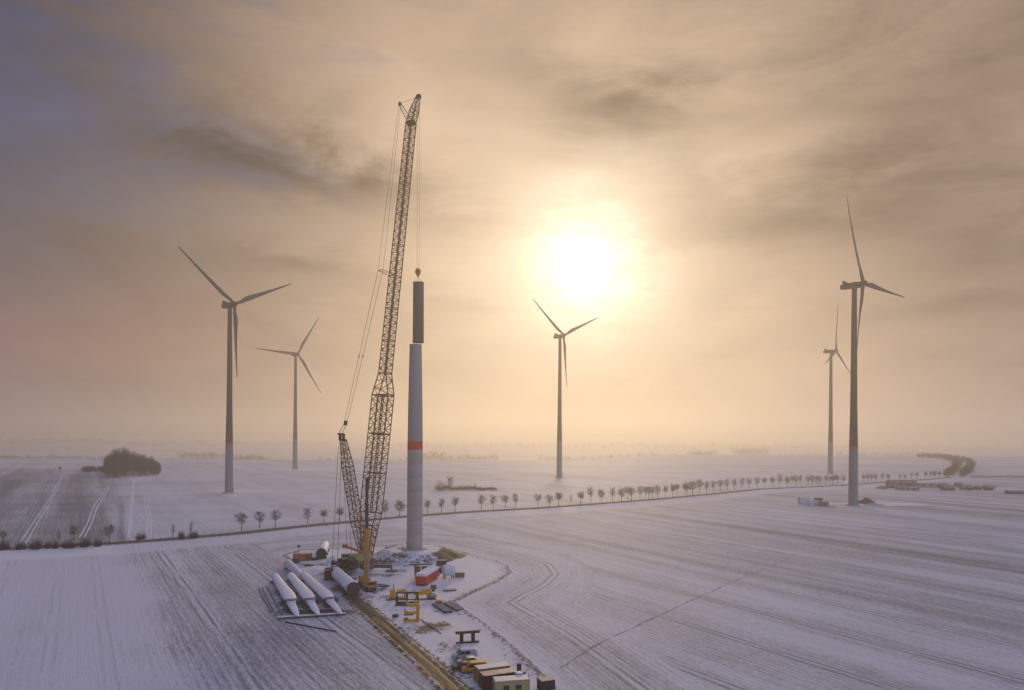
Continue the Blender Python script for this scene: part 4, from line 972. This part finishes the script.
# black stove-pipe on a skid
g_ = ground(519.5, 673.2); K = thing('steel_stand', 'black upright block on a flat base behind the containers', 'stand', (g_.x, g_.y, 0), R(12))
MB().box((0, 0, .15), (2.3, 1.0, .3), 0, .03).build('base', M['black'], K); MB().box((-.1, 0, 1.1), (.75, .7, 1.7), 0, .06).build('upright', M['black'], K)
g_ = ground(504, 671.5); K = thing('covered_pallet', 'low tarp-covered load on the snow between the yellow van and the black stand', 'pallet', (g_.x, g_.y, 0), R(12))
MB().box((0, 0, .1), (2.2, 1.1, .2)).build('pallet', M['wood'], K); MB().box((-.3, 0, .5), (1.5, .95, .6), 0, .15).build('load', M['brownbox'], K); MB().box((.75, 0, .55), (.6, .8, .7), 0, .1).build('drum', M['black'], K)
# brown steel trestle
g_ = ground(467.5, 643); K = thing('steel_trestle', 'brown steel trestle of two long beams joined by two posts, above the parked vans', 'trestle', (g_.x, g_.y, 0), R(14))
MB().box((0, 0, .2), (5.0, .5, .35)).build('beam', M['rust'], K); MB().box((0, 0, 2.35), (5.2, .6, .5)).build('beam', M['rust'], K)
for x in (-1.3, 1.2): MB().box((x, 0, 1.24), (.75, .5, 1.72)).build('post', M['rust'], K)
# vehicles
def wheel_pair(K, xs_, w, r_=.34):
    for x in xs_:
        for sg in (-1, 1):
            o = MB().lathe([(.2, -.11), (r_ - .03, -.11), (r_, -.06), (r_, .06), (r_ - .03, .11), (.2, .11)], (x, sg * (w / 2 - .08), r_), 18, (0, 1, 0)).build('wheel', M['tyre'], K); MB().lathe([(.2, -.1), (.2, .115)], (x, sg * (w / 2 - .08), r_), 12, (0, sg, 0)).build('rim', M['rim'], o)
def vehicle(px, py, rz, prof, w, m_, name, label, windows, wx, ins_=.14, group='vehicles parked beside the containers'):
    """prof: side outline from front (-x) to rear; upper points narrower in plan"""
    g_ = ground(px, py); K = thing(name, label, 'van' if 'van' in name else 'car', (g_.x, g_.y, 0), rz, group)
    hmax = max(z for x, z in prof); n = len(prof); lay = []
    inset = lambda z: 0 if z < .95 else ins_ * (z - .95) / (hmax - .95)
    rings = []
    for s_, k_ in ((-1, .06), (-1, 0), (1, 0), (1, .06)):
        cx_ = sum(x for x, z in prof) / n; cz_ = sum(z for x, z in prof) / n
        rings.append([Vector((cx_ + (x - cx_) * (1 - k_), s_ * (w / 2 - inset(z) + (0 if k_ else -.06)) if not k_ else s_ * (w / 2 - inset(z)), cz_ + (z - cz_) * (1 - k_))) for x, z in prof])
    # order outer-inner so that the sides bulge
    rings = [rings[0], [Vector((v.x, v.y + .07, v.z)) for v in rings[1]], [Vector((v.x, v.y - .07, v.z)) for v in rings[2]], rings[3]]
    MB().loft(rings, smooth=False).build('body', m_, K)
    def yat(z): return w / 2 - inset(z)
    for (nm, pts) in windows:
        for sg in (-1, 1):
            vs = [(x, sg * (yat(z) + .012), z) for x, z in pts] + [(x, sg * (yat(z) - .05), z) for x, z in pts]; q = len(pts)
            fs = [tuple(range(q)), tuple(range(2 * q - 1, q - 1, -1))] + [((i_ + 1) % q, i_, q + i_, q + (i_ + 1) % q) for i_ in range(q)]
            MB().add(vs, fs).build(nm, M['glass'], K)
    return K, yat
VAN = [(-2.45, .32), (-2.45, .78), (-2.32, .98), (-1.62, 1.14), (-.95, 1.82), (-.65, 1.93), (2.1, 1.95), (2.35, 1.8), (2.45, 1.0), (2.45, .32)]
def finish(K, yat, wx, wz, fx, hz, w):
    (x0, z0), (x1, z1) = wx, wz
    nx_ = Vector((z0 - z1, 0, x1 - x0)).normalized() * .02
    if nx_.x > 0: nx_ = -nx_
    vs = [Vector((x0, -yat(z0) + .12, z0)), Vector((x0, yat(z0) - .12, z0)), Vector((x1, yat(z1) - .14, z1)), Vector((x1, -yat(z1) + .14, z1))]
    MB().add([v + nx_ for v in vs] + [v - nx_ * 2 for v in vs], [(0, 1, 2, 3), (7, 6, 5, 4), (0, 4, 5, 1), (1, 5, 6, 2), (2, 6, 7, 3), (3, 7, 4, 0)]).build('windscreen', M['glass'], K)
    for sg in (-1, 1):
        MB().box((fx, sg * (w / 2 - .3), hz), (.1, .36, .18), 0, .03).build('headlight', M['rim'], K)
        MB().box((x0 + .3, sg * (w / 2 + .1), z0 + .12), (.12, .2, .2), 0, .03).build('mirror', M['black'], K)
    MB().box((fx - .04, 0, .42), (.12, w - .2, .2), 0, .04).build('bumper', M['black'], K)
RV = R(10)
sidew = [('side_window', [(-1.35, 1.12), (-.95, 1.66), (-.25, 1.74), (-.25, 1.12)]), ('side_window', [(-.15, 1.12), (-.15, 1.74), (.95, 1.74), (.95, 1.12)]), ('side_window', [(1.05, 1.12), (1.05, 1.74), (2.1, 1.72), (2.22, 1.12)])]
K, ya = vehicle(465, 658.5, RV, VAN, 1.92, M['silver'], 'parked_van', 'silver van, uppermost of the vehicles parked by the containers', sidew[:2], None); wheel_pair(K, (-1.6, 1.5), 1.92); finish(K, ya, (-1.6, 1.16), (-.97, 1.8), -2.46, .78, 1.92)
MB().box((.6, 0, 1.99), (3.0, 1.4, .06), 0, .02).build('snow_cover', M['snow'], K)
CARP = [(-2.1, .3), (-2.12, .62), (-1.95, .82), (-1.0, .95), (-.3, 1.42), (.1, 1.5), (1.3, 1.48), (1.95, 1.02), (2.1, .85), (2.1, .3)]
carw = [('side_window', [(-.75, .98), (-.22, 1.36), (.3, 1.4), (.3, .98)]), ('side_window', [(.4, .98), (.4, 1.4), (1.2, 1.38), (1.6, 1.02)])]
K, ya = vehicle(467.5, 664.3, RV, CARP, 1.78, M['mint'], 'parked_car', 'pale green-grey car parked between the silver van and the yellow van', carw, None); wheel_pair(K, (-1.35, 1.3), 1.78, .31); finish(K, ya, (-.98, .97), (-.32, 1.4), -2.12, .68, 1.78)
K, ya = vehicle(462.5, 669.6, RV, CARP, 1.78, M['darkcar'], 'parked_car', 'dark car with its bonnet showing left of the yellow van', carw, None); wheel_pair(K, (-1.35, 1.3), 1.78, .31); finish(K, ya, (-.98, .97), (-.32, 1.4), -2.12, .68, 1.78)
K, ya = vehicle(474, 671.5, RV, VAN, 1.92, M['van_yellow'], 'parked_van', 'yellow van, lowest of the parked vehicles, next to the ochre container', sidew, None); wheel_pair(K, (-1.6, 1.5), 1.92); finish(K, ya, (-1.6, 1.16), (-.97, 1.8), -2.46, .78, 1.92)
# red and white trailer with brown panels standing behind
g_ = ground(420.5, 586.2); K = thing('red_trailer', 'red box trailer with a snow-white roof, right of the lattice crane', 'trailer', (g_.x, g_.y, 0), R(77))
MB().box((6.0, 0, 1.75), (12.0, 3.3, 2.2), 0, .06).build('box_body', M['red'], K); MB().box((6.0, 0, 3.25), (12.1, 3.36, .8), 0, .15).build('snow_cover', M['snow'], K)
MB().box((6.0, 0, .5), (11.6, 1.8, .3)).build('chassis', M['dark_steel'], K); wheel_pair(K, (.9, 2.2, 9.6), 3.0, .5)
for i_, px in enumerate((417.4, 424.6)):
    g_ = ground(px, 578.2); K = thing('transport_stand', ('left' if i_ == 0 else 'right') + ' one of two brown upright panels standing behind the red trailer', 'panel', (g_.x, g_.y, 0), R(3), 'brown panels by the red trailer')
    MB().box((0, 0, 2.3), (1.9, .5, 2.9), 0, .04).build('board', M['brownbox'], K); 
    for x in (-.7, .7): MB().box((x, 0, .45), (.16, .5, .9)).build('leg', M['dark_steel'], K)
    for z in (1.2, 2.3, 3.4): MB().box((0, -.3, z), (1.8, .1, .14)).build('rail', M['rust'], K)
g_ = ground(420.5, 577.5); K = thing('cross_beam', 'long dark beam resting across the two brown panels', 'beam', (g_.x, g_.y, 3.92), R(3)); MB().box((0, 0, .25), (7.0, .7, .5), 0, .05).build('girder', M['brownbox'], K); MB().box((-2.6, 0, .56), (1.6, .6, .14), 0, .04).build('snow_cover', M['snow'], K)
# white tank on legs
g_ = ground(448.5, 578.2); K = thing('white_tank', 'white cylindrical tank standing on short brown legs on the pad', 'tank', (g_.x, g_.y, 0), R(18))
MB().lathe([(.3, -2.15), (1.2, -2.0), (1.65, -1.6), (1.75, -1.2), (1.75, 1.2), (1.65, 1.6), (1.2, 2.0), (.3, 2.15)], (0, 0, 2.5), 28, (1, 0, 0)).build('vessel', M['tank'], K)
for x in (-1.3, 1.3):
    for y in (-1, 1): MB().box((x, y, .65), (.28, .28, 1.3)).build('leg', M['wood'], K)
MB().box((0, 0, .9), (3.4, .3, .25)).build('brace', M['wood'], K)
# yellow lifting gear and brown frame
def beams(K, m_, specs, name='beam'):
    for c_, s_, *r_ in specs: MB().box(c_, s_, r_[0] if r_ else 0, .06).build(name, m_, K)
g_ = ground(407.3, 604.5); K = thing('brown_frame', 'open dark brown transport frame standing in front of the yellow lifting gear', 'frame', (g_.x, g_.y, 0), R(4))
beams(K, M['rust'], [((0, -1.2, .25), (6.0, .5, .5)), ((0, 1.2, .25), (6.0, .5, .5)), ((0, -1.2, 3.4), (6.0, .35, .4)), ((0, -1.2, 1.6), (5.8, .22, .26))]); beams(K, M['rust'], [((x, -1.2, 1.85), (.45, .4, 2.75)) for x in (-2.7, 0, 2.7)] + [((x, 1.2, 1.2), (.4, .4, 1.5)) for x in (-2.7, 2.7)], 'post')
g_ = ground(397, 599); K = thing('yellow_gear', 'yellow lifting gear standing left behind the brown frame', 'lifting gear', (g_.x, g_.y, 0), R(10))
beams(K, M['yellow'], [((0, 0, .3), (4.4, .6, .6)), ((-1.2, 0, 1.6), (1.2, 1.0, 2.2), .2), ((1.2, .2, 2.2), (2.6, .6, .7), .1), ((2.2, .2, 1.3), (.6, .6, 1.6))]); MB().tube((-.9, 0, 2.6), (-.9, 0, 4.1), .16, .12, 8).build('peg', M['dark_steel'], K); MB().box((-.2, -.6, .1), (5.4, 1.6, .2)).build('skid', M['dark_steel'], K)
g_ = ground(425, 599); K = thing('yellow_yoke', 'yellow lifting yoke lying right of the brown frame', 'lifting gear', (g_.x, g_.y, 0), R(12))
beams(K, M['yellow'], [((-.6, 0, 1.7), (5.0, .8, .9), .0), ((-2.2, 0, .8), (.8, .8, 1.2)), ((1.2, .1, 1.1), (1.2, 1.0, 1.7), .3), ((.2, .3, 2.4), (2.4, .6, .5), .15)]); MB().box((1.9, -.1, .9), (2.2, 1.8, 1.2), .3, .3).build('grey_housing', M['rim'], K); MB().box((0, -.5, .1), (6.0, 1.6, .2)).build('skid', M['dark_steel'], K); MB().lathe([(.5, -.3), (.6, 0), (.5, .3)], (2.3, .6, 2.3), 12, (1, 0, 0)).build('winch', M['black'], K)
g_ = ground(411, 621.5); K = thing('yellow_gripper', 'yellow C-shaped blade gripper standing on the snow left of the timber mats', 'lifting gear', (g_.x, g_.y, 0), R(10))
beams(K, M['yellow'], [((1.6, 0, 2.0), (.8, 1.0, 4.0)), ((-.2, 0, .3), (3.0, .9, .5)), ((-.1, 0, 2.1), (2.8, .9, .55)), ((.2, .1, 4.0), (2.8, .8, .6)), ((-1.3, .1, 2.55), (.6, .7, .6)), ((-.9, .1, 4.5), (.6, .6, .6)), ((1.2, .1, 4.6), (.9, .7, .8))]); MB().box((-1.2, 0, .72), (1.0, .8, .35), 0, .05).build('pad', M['black'], K)
MB().box((-.6, -.2, 1.75), (2.2, .9, .2)).build('rubber_lining', M['black'], K)
g_ = ground(395.5, 617.3); K = thing('grey_bundle', 'small grey bundle lying on the snow left of the yellow gripper', 'bundle', (g_.x, g_.y, 0), R(35)); MB().lathe([(.15, -.85), (.42, -.7), (.5, 0), (.4, .7), (.15, .85)], (0, 0, .42), 12, (1, 0, 0)).build('roll', M['grey_beam'], K); MB().lathe([(.52, -.1), (.52, .1)], (0, 0, .42), 12, (1, 0, 0)).build('strap', M['black'], K)
# timber mats
for (ax_, ay_, bx_, by_, lab) in [(435.5, 604.5, 449, 613.2, 'left stack of dark timber road mats at the edge of the pad'), (446.5, 603.5, 460.5, 611.4, 'right stack of dark timber road mats at the edge of the pad')]:
    a = ground(ax_, ay_); b_ = ground(bx_, by_); L = (b_ - a).length; K = thing('timber_mat', lab, 'road mat', (a + b_) / 2, math.atan2(b_.y - a.y, b_.x - a.x), 'timber mats at the pad edge')
    pm = None; n = int(L / .62)
    for q in range(n):
        if pm is None: pm = MB().box((0, 0, 0), (.5, 2.3, .3), 0, .04).mesh('plank', M['matgrey'])
        o = put('plank', pm, K, (-L / 2 + (q + .5) * L / n, random.uniform(-.1, .1), .42 + random.uniform(-.03, .03)))
    for y in (-.8, .8): MB().box((0, y, .12), (L, .25, .22)).build('runner', M['rust'], K)
# pallets and stones scattered by the pad edge, light mast, blue barrel, tarps
for (px, py, s_, mm, lab) in [(450, 590.5, 1.0, 'wood', 'broken pallet lying on the snow right of the yellow yoke'), (488.5, 641, .8, 'scrub', None)]:
    if not lab: continue
    g_ = ground(px, py); K = thing('wooden_pallet', lab, 'pallet', (g_.x, g_.y, 0), R(20))
    for q in range(6): MB().box((-1.5 + q * .6, 0, .32 + .04 * (q % 2)), (.45, 2.0, .1), random.uniform(-.1, .1)).build('slat', M['wood'], K)
    for y in (-.8, 0, .8): MB().box((0, y, .13), (3.4, .2, .26)).build('runner', M['wood'], K)
g_ = ground(298.6, 562.5); K = thing('light_mast', 'thin mast with a dark lamp head behind the rotor blades', 'light mast', (g_.x, g_.y, 0)); MB().tube((0, 0, 0), (0, 0, 5.4), .08, .06, 6).build('pole', M['dark_steel'], K); MB().box((0, 0, 5.7), (.8, .4, .8), .3, .08).build('lamp_head', M['black'], K); MB().box((0, 0, .15), (1.2, 1.2, .3)).build('base', M['dark_steel'], K)
g_ = ground(295.3, 563.5); K = thing('blue_tank', 'blue plastic tank beside the small rusty red container', 'tank', (g_.x, g_.y, 0)); MB().lathe([(.85, .1), (.95, .3), (.95, 1.9), (.8, 2.1), (.3, 2.2)], n=20).build('vessel', M['blue'], K); MB().lathe([(.3, 2.2), (.3, 2.35)], n=12).build('lid', M['black'], K)
def heap(px, py, rx, ry, h_, m_, name, label, cat, seed, kind=None):
    c_ = ground(px, py); rnd = random.Random(seed); m = MB(); n, k_ = 22, 6; vs = [Vector((0, 0, h_))]
    for L in range(1, k_ + 1):
        f_ = L / k_
        for q in range(n): a = 2 * math.pi * q / n; s_ = f_ * (1 + rnd.uniform(-.16, .16)); vs.append(Vector((rx * s_ * math.cos(a), ry * s_ * math.sin(a), -.1 if L == k_ else h_ * (1 - f_ ** 1.6) * rnd.uniform(.75, 1.15))))
    fs = [(0, 1 + q, 1 + (q + 1) % n) for q in range(n)] + [(1 + (L - 1) * n + q, 1 + L * n + q, 1 + L * n + (q + 1) % n, 1 + (L - 1) * n + (q + 1) % n) for L in range(1, k_) for q in range(n)]
    o = m.add(vs, fs, True).build(name, m_); o.location = (c_.x, c_.y, gz_at(c_.x, c_.y)); tag(o, label, cat, kind=kind); return o
heap(332.5, 563, 3.0, 4.0, 2.3, M['snow'], 'snow_heap', 'white shovelled snow heap at the foot of the crane ropes', 'snow heap', 2)
heap(339.5, 567, 2.4, 2.4, 1.7, M['snow'], 'snow_heap', 'small snow heap right of the larger one by the ropes', 'snow heap', 3)
heap(313.5, 571, 6.0, 7, 1.0, M['snow'], 'snow_heap', 'low wide snow bank between the rotor blades and the crane ballast', 'snow heap', 4)
heap(356.5, 574, 3.0, 2.6, 2.2, M['rubble'], 'rubble_heap', 'dirty snow heap at the left foot of the yellow mast', 'rubble heap', 5)
heap(396, 552.5, 3.0, 2.5, .9, M['rubble'], 'rubble_heap', 'small heap of earth on the mound left of the new tower', 'rubble heap', 6)
heap(437, 611.5, 1.0, .7, .35, M['rubble'], 'rubble_heap', 'tiny dirty lump of snow at the corner of the timber mats', 'rubble heap', 7)
g_ = ground(346, 566); K = thing('orange_cabinet', 'orange machine cabinet behind the white tower tube, left of the crane', 'cabinet', (g_.x, g_.y, 0), R(5)); MB().box((0, 0, 1.5), (3.6, 2.0, 2.4), 0, .12).build('housing', M['orange'], K); MB().box((0, 0, .2), (3.9, 2.2, .3)).build('skid', M['dark_steel'], K)
g_ = ground(352, 563.5); K = thing('power_unit', 'dark grey power unit behind the outrigger, left of the crane', 'generator', (g_.x, g_.y, 0), R(5)); MB().box((0, 0, 1.9), (7.0, 2.4, 3.0), 0, .15).build('housing', M['machine'], K); MB().box((0, 0, .2), (7.2, 2.5, .3)).build('skid', M['dark_steel'], K); MB().tube((2.6, 0, 3.4), (2.6, 0, 4.2), .14, .14, 8).build('exhaust', M['black'], K)

# loose things lying about the site
def crate(px, py, w, d_, h_, rz, label, m1='wood'):
    g_ = ground(px, py); K = thing('wooden_crate', label, 'crate', (g_.x, g_.y, gz_at(g_.x, g_.y)), rz)
    MB().box((0, 0, h_ / 2 + .12), (w, d_, h_), 0, .03).build('box_body', M[m1], K); MB().box((0, 0, .06), (w + .1, d_ + .1, .12)).build('skid', M['rust'], K)
    for x in (-w / 2 + .1, w / 2 - .1): MB().box((x, -d_ / 2 - .03, h_ / 2 + .12), (.12, .06, h_)).build('batten', M['brownbox'], K)
crate(387.5, 551.5, 1.9, 1.2, .9, .2, 'tan crate on the mound left of the unfinished tower')
crate(372.5, 568, 1.3, 1.1, 1.0, .5, 'small crate beside the right outrigger of the lattice crane', 'brownbox')
crate(327.5, 571.5, 1.6, 1.2, 1.1, .3, 'dark crate on the snow bank left of the ballast slabs', 'black')
crate(433.5, 588.5, 1.4, 1.1, .9, .4, 'dark crate beside the wheels of the red trailer', 'black')
def plank_stack(px, py, L, n, rz, label):
    g_ = ground(px, py); K = thing('plank_stack', label, 'timber stack', (g_.x, g_.y, gz_at(g_.x, g_.y)), rz); pm = MB().box((0, 0, 0), (L, .32, .16), 0, .02).mesh('plank', M['wood'])
    for q in range(n):
        o = put('plank', pm, K, (random.uniform(-.25, .25), (q % 4 - 1.5) * .38, .3 + (q // 4) * .19)); o.rotation_euler = (0, 0, random.uniform(-.05, .05))
    for x in (-L * .3, L * .3): MB().box((x, 0, .1), (.16, 1.6, .2)).build('bearer', M['rust'], K)
plank_stack(351, 579.5, 3.6, 11, .4, 'stack of planks between the white tower tube and the yellow crane')
plank_stack(384.5, 586.5, 3.0, 9, -.5, 'stack of planks on the snow left of the brown frame')
plank_stack(309, 566.5, 3.2, 9, -.2, 'stack of planks below the brown box at the back')
for q, (px, py) in enumerate([(312.3, 560.5), (314.8, 560.3), (317.2, 560)]):
    g_ = ground(px, py); K = thing('oil_drum', ['left', 'middle', 'right'][q] + ' of three small dark drums left of the rear white tube', 'drum', g_, 0, 'drums at the back of the site')
    MB().lathe([(.42, 0), (.42, .38), (.45, .42), (.42, .46), (.42, .95), (.36, 1.0)], n=16).build('barrel', M['black'], K); MB().lathe([(.44, .96), (.44, 1.04)], n=16).build('rim', M['dark_steel'], K)
def cable(pts, r_, label):
    m = MB(); gp = [ground(*p) for p in pts]; gp = [Vector((g_.x, g_.y, gz_at(g_.x, g_.y) + r_ + .02)) for g_ in gp]
    for a, b_ in zip(gp[:-1], gp[1:]): m.tube(a, b_, r_, r_, 6)
    tag(m.build('power_cable', M['black']), label, 'cable')
cable([(421, 619.5), (424.5, 622.5), (428, 624), (432, 628), (436, 629.5), (441, 634)], .11, 'black cable lying on the snow below the yellow gripper')
heap(366.5, 597, 2.4, 1.6, .7, M['rubble'], 'rubble_heap', 'dirty lump of snow and earth in front of the yellow crane', 'rubble heap', 21)
heap(402, 571, 2.0, 1.6, .5, M['rubble'], 'rubble_heap', 'low trampled snow lump between the outrigger and the brown panels', 'rubble heap', 22)
# clods thrown up along the pad edge: nobody could count them
rndc = random.Random(77); m = MB()
for q in range(len(PAD)):
    a, b_ = Vector((*PAD[q], 0)), Vector((*PAD[(q + 1) % len(PAD)], 0))
    if (a.x + b_.x) / 2 < -25 and a.y > 200: pass
    for k_ in range(int((b_ - a).length * 1.8)):
        p_ = a.lerp(b_, rndc.random()); nn = Vector(((b_ - a).y, -(b_ - a).x, 0)).normalized(); p_ = p_ + nn * rndc.gauss(0, 1.3)
        if p_.y < 100 or p_.y > 290 or seg_dist(np.array([p_.x]), np.array([p_.y]), TRACK, False)[0] < 3.2: continue
        s_ = rndc.choice((.06, .08, .1, .13, .2)) ; z0 = gz_at(p_.x, p_.y)
        m.lathe([(s_ * .2, -s_ * .3), (s_, 0), (s_ * rndc.uniform(.5, .9), s_ * .6), (s_ * .1, s_ * .9)], (p_.x, p_.y, z0 + s_ * .1), 6, Vector((rndc.gauss(0, .3), rndc.gauss(0, .3), 1)), False)
tag(m.build('earth_clods', mat('frozen_clods', (.10, .085, .075), .9, .4, 1.2, snow=.6)), 'frozen clods of earth along the edge of the snowy work pad', 'clods', kind='stuff')

# ------------------------------------------------------------------ far things at the right
for q, (px, py, L, hh, mm, lab, rz) in enumerate([(803.5, 504.2, 6.5, 4.7, 'tank', 'tall pale double container left of the nearest right turbine', .2), (813, 505.3, 6.5, 3.2, 'tank', 'pale container in the middle of the group left of the right turbine', .1), (823.5, 506.0, 5.5, 2.9, 'brownbox', 'brown container next to the pale ones left of the right turbine', -.2)]):
    container(px, py, L, 2.6, hh, rz, M[mm], 'shipping_container', lab, 'container', False)
container(818.5, 503.3, 4.5, 2.6, 3.6, .1, M['grey_beam'], 'shipping_container', 'dark grey container behind the pale ones left of the right turbine', 'container', False)
heap(831, 507, 4.5, 3, 1.0, M['rubble'], 'rubble_heap', 'low brown heap just left of the right turbine foot', 'rubble heap', 9)
heap(866.5, 503.8, 5.5, 5, 4.0, mat('dark_earth', (.11, .075, .055), .9, .3, .4), 'earth_heap', 'dark pointed earth heap right of the right turbine foot', 'earth heap', 10)
heap(873.5, 505.5, 7.5, 4, 1.6, M['rubble'], 'rubble_heap', 'low dirty heap beside the dark earth heap, right of the right turbine', 'rubble heap', 11)
def house(px, py, L, Wd, hh, rh, rz, wm, rm, label, name='farm_building', cat='building'):
    g_ = ground(px, py); K = thing(name, label, cat, (g_.x, g_.y, gz_at(g_.x, g_.y)), rz, 'farm buildings at the right')
    m = MB(); m.box((0, 0, hh / 2), (L, Wd, hh)); m.add([(-L / 2, -Wd / 2, hh), (-L / 2, Wd / 2, hh), (-L / 2, 0, hh + rh)], [(0, 2, 1)]); m.add([(L / 2, -Wd / 2, hh), (L / 2, Wd / 2, hh), (L / 2, 0, hh + rh)], [(0, 1, 2)]); m.build('wall', M[wm], K)
    r_ = MB()
    for sg in (-1, 1):
        a = [Vector((x, sg * (Wd / 2 + .4), hh - .25)) for x in (-L / 2 - .4, L / 2 + .4)]; b_ = [Vector((x, 0, hh + rh + .1)) for x in (L / 2 + .4, -L / 2 - .4)]; pts = a + b_
        up_ = Vector((0, 0, .22)); r_.add(pts + [p + up_ for p in pts], [(0, 1, 2, 3), (7, 6, 5, 4), (0, 4, 5, 1), (1, 5, 6, 2), (2, 6, 7, 3), (3, 7, 4, 0)])
    r_.build('roof', M[rm], K)
    MB().box((L * .2, -Wd / 2 - .02, hh * .4), (3.0, .12, hh * .75)).build('door', M['black'], K)
    for x in (-.35, -.1, .4): MB().box((L * x, -Wd / 2 - .02, hh * .6), (1.4, .1, 1.1)).build('window', M['glass'], K)
for a_ in [(901, 485.4, 24, 9, 2.4, 2.2, -.05, 'wallbrick', 'roof', 'long low brick barn at the left of the farmyard'), (907, 490.0, 17, 7, 1.9, 1.2, .05, 'wall', 'steelroof', 'grey shed in front of the long brick barn'),
           (930, 487.2, 25, 10, 2.8, .8, .02, 'wall', 'steelroof', 'long pale flat-roofed hall in the middle of the farm'), (891.5, 488.0, 7, 5, 1.8, 1.4, .1, 'wallbrick', 'roof', 'small brick house left of the grey shed'),
           (947.5, 490.2, 9, 6, 2.0, 1.8, .15, 'wallbrick', 'roof', 'small red-walled house right of the pale hall'), (966, 490.0, 7.5, 6, 2.2, 1.8, -.1, 'wall', 'steelroof', 'small blue-grey roofed house in the middle of the yard'),
           (977, 489.6, 4, 3.5, 1.8, 1.2, .1, 'wallbrick', 'roof', 'tiny brown hut right of the blue-grey house'), (988, 490.0, 5.5, 5, 2.0, 1.6, 0, 'wallbrick', 'roof', 'rightmost small brown house of the farm'),
           (958.5, 486.4, 5, 4, 1.7, 1.6, .1, 'wallbrick', 'roof', 'small dark-roofed house at the back of the farm'), (1020, 493.8, 20, 6, 1.9, .5, -.03, 'grey_beam', 'steelroof', 'long dark low shed at the right picture edge')]:
    house(*a_)
heap(881.5, 488.6, 5, 4, 2.6, mat('straw_heap', (.38, .27, .12), .9, .25, .4), 'straw_heap', 'yellowish straw heap at the left end of the farmyard', 'straw heap', 12)
pl = [(*ground(x_, 489 + rnd.uniform(-1, 1))[:2], 0, 2.4, rnd.uniform(2, 4)) for x_ in [884 + 115 * q / 30 for q in range(30)] if not 893 < x_ < 942]
tag(mass_np('farm_hedge', pl, M['scrub'], 33, 60, .10), 'low brown shrubs scattered around the farmyard', 'shrubs', kind='stuff')
pl = [(*ground(x_, 477.6 + rnd.uniform(-.2, .2))[:2], 0, 2.2, rnd.uniform(1.5, 3.0)) for x_ in [972 + 75 * q / 45 for q in range(45)]]
tag(mass_np('field_hedge', pl, M['scrub'], 35, 60, .10), 'thin low hedge line along the field edge right of the curved avenue', 'hedge', kind='stuff')
# raised hide on the skyline at left
g_ = ground(60, 471); K = thing('hunting_hide', 'tiny raised hide on thin legs in the field left of the copse', 'hide', (g_.x, g_.y, 0))
for x in (-.7, .7):
    for y in (-.7, .7): MB().box((x, y, 1.4), (.16, .16, 2.8)).build('leg', M['trunk'], K)
MB().box((0, 0, 3.7), (2.0, 2.0, 1.8), 0, .05).build('cabin', M['rust'], K); MB().box((0, 0, 4.7), (2.4, 2.4, .2)).build('roof', M['dark_steel'], K)
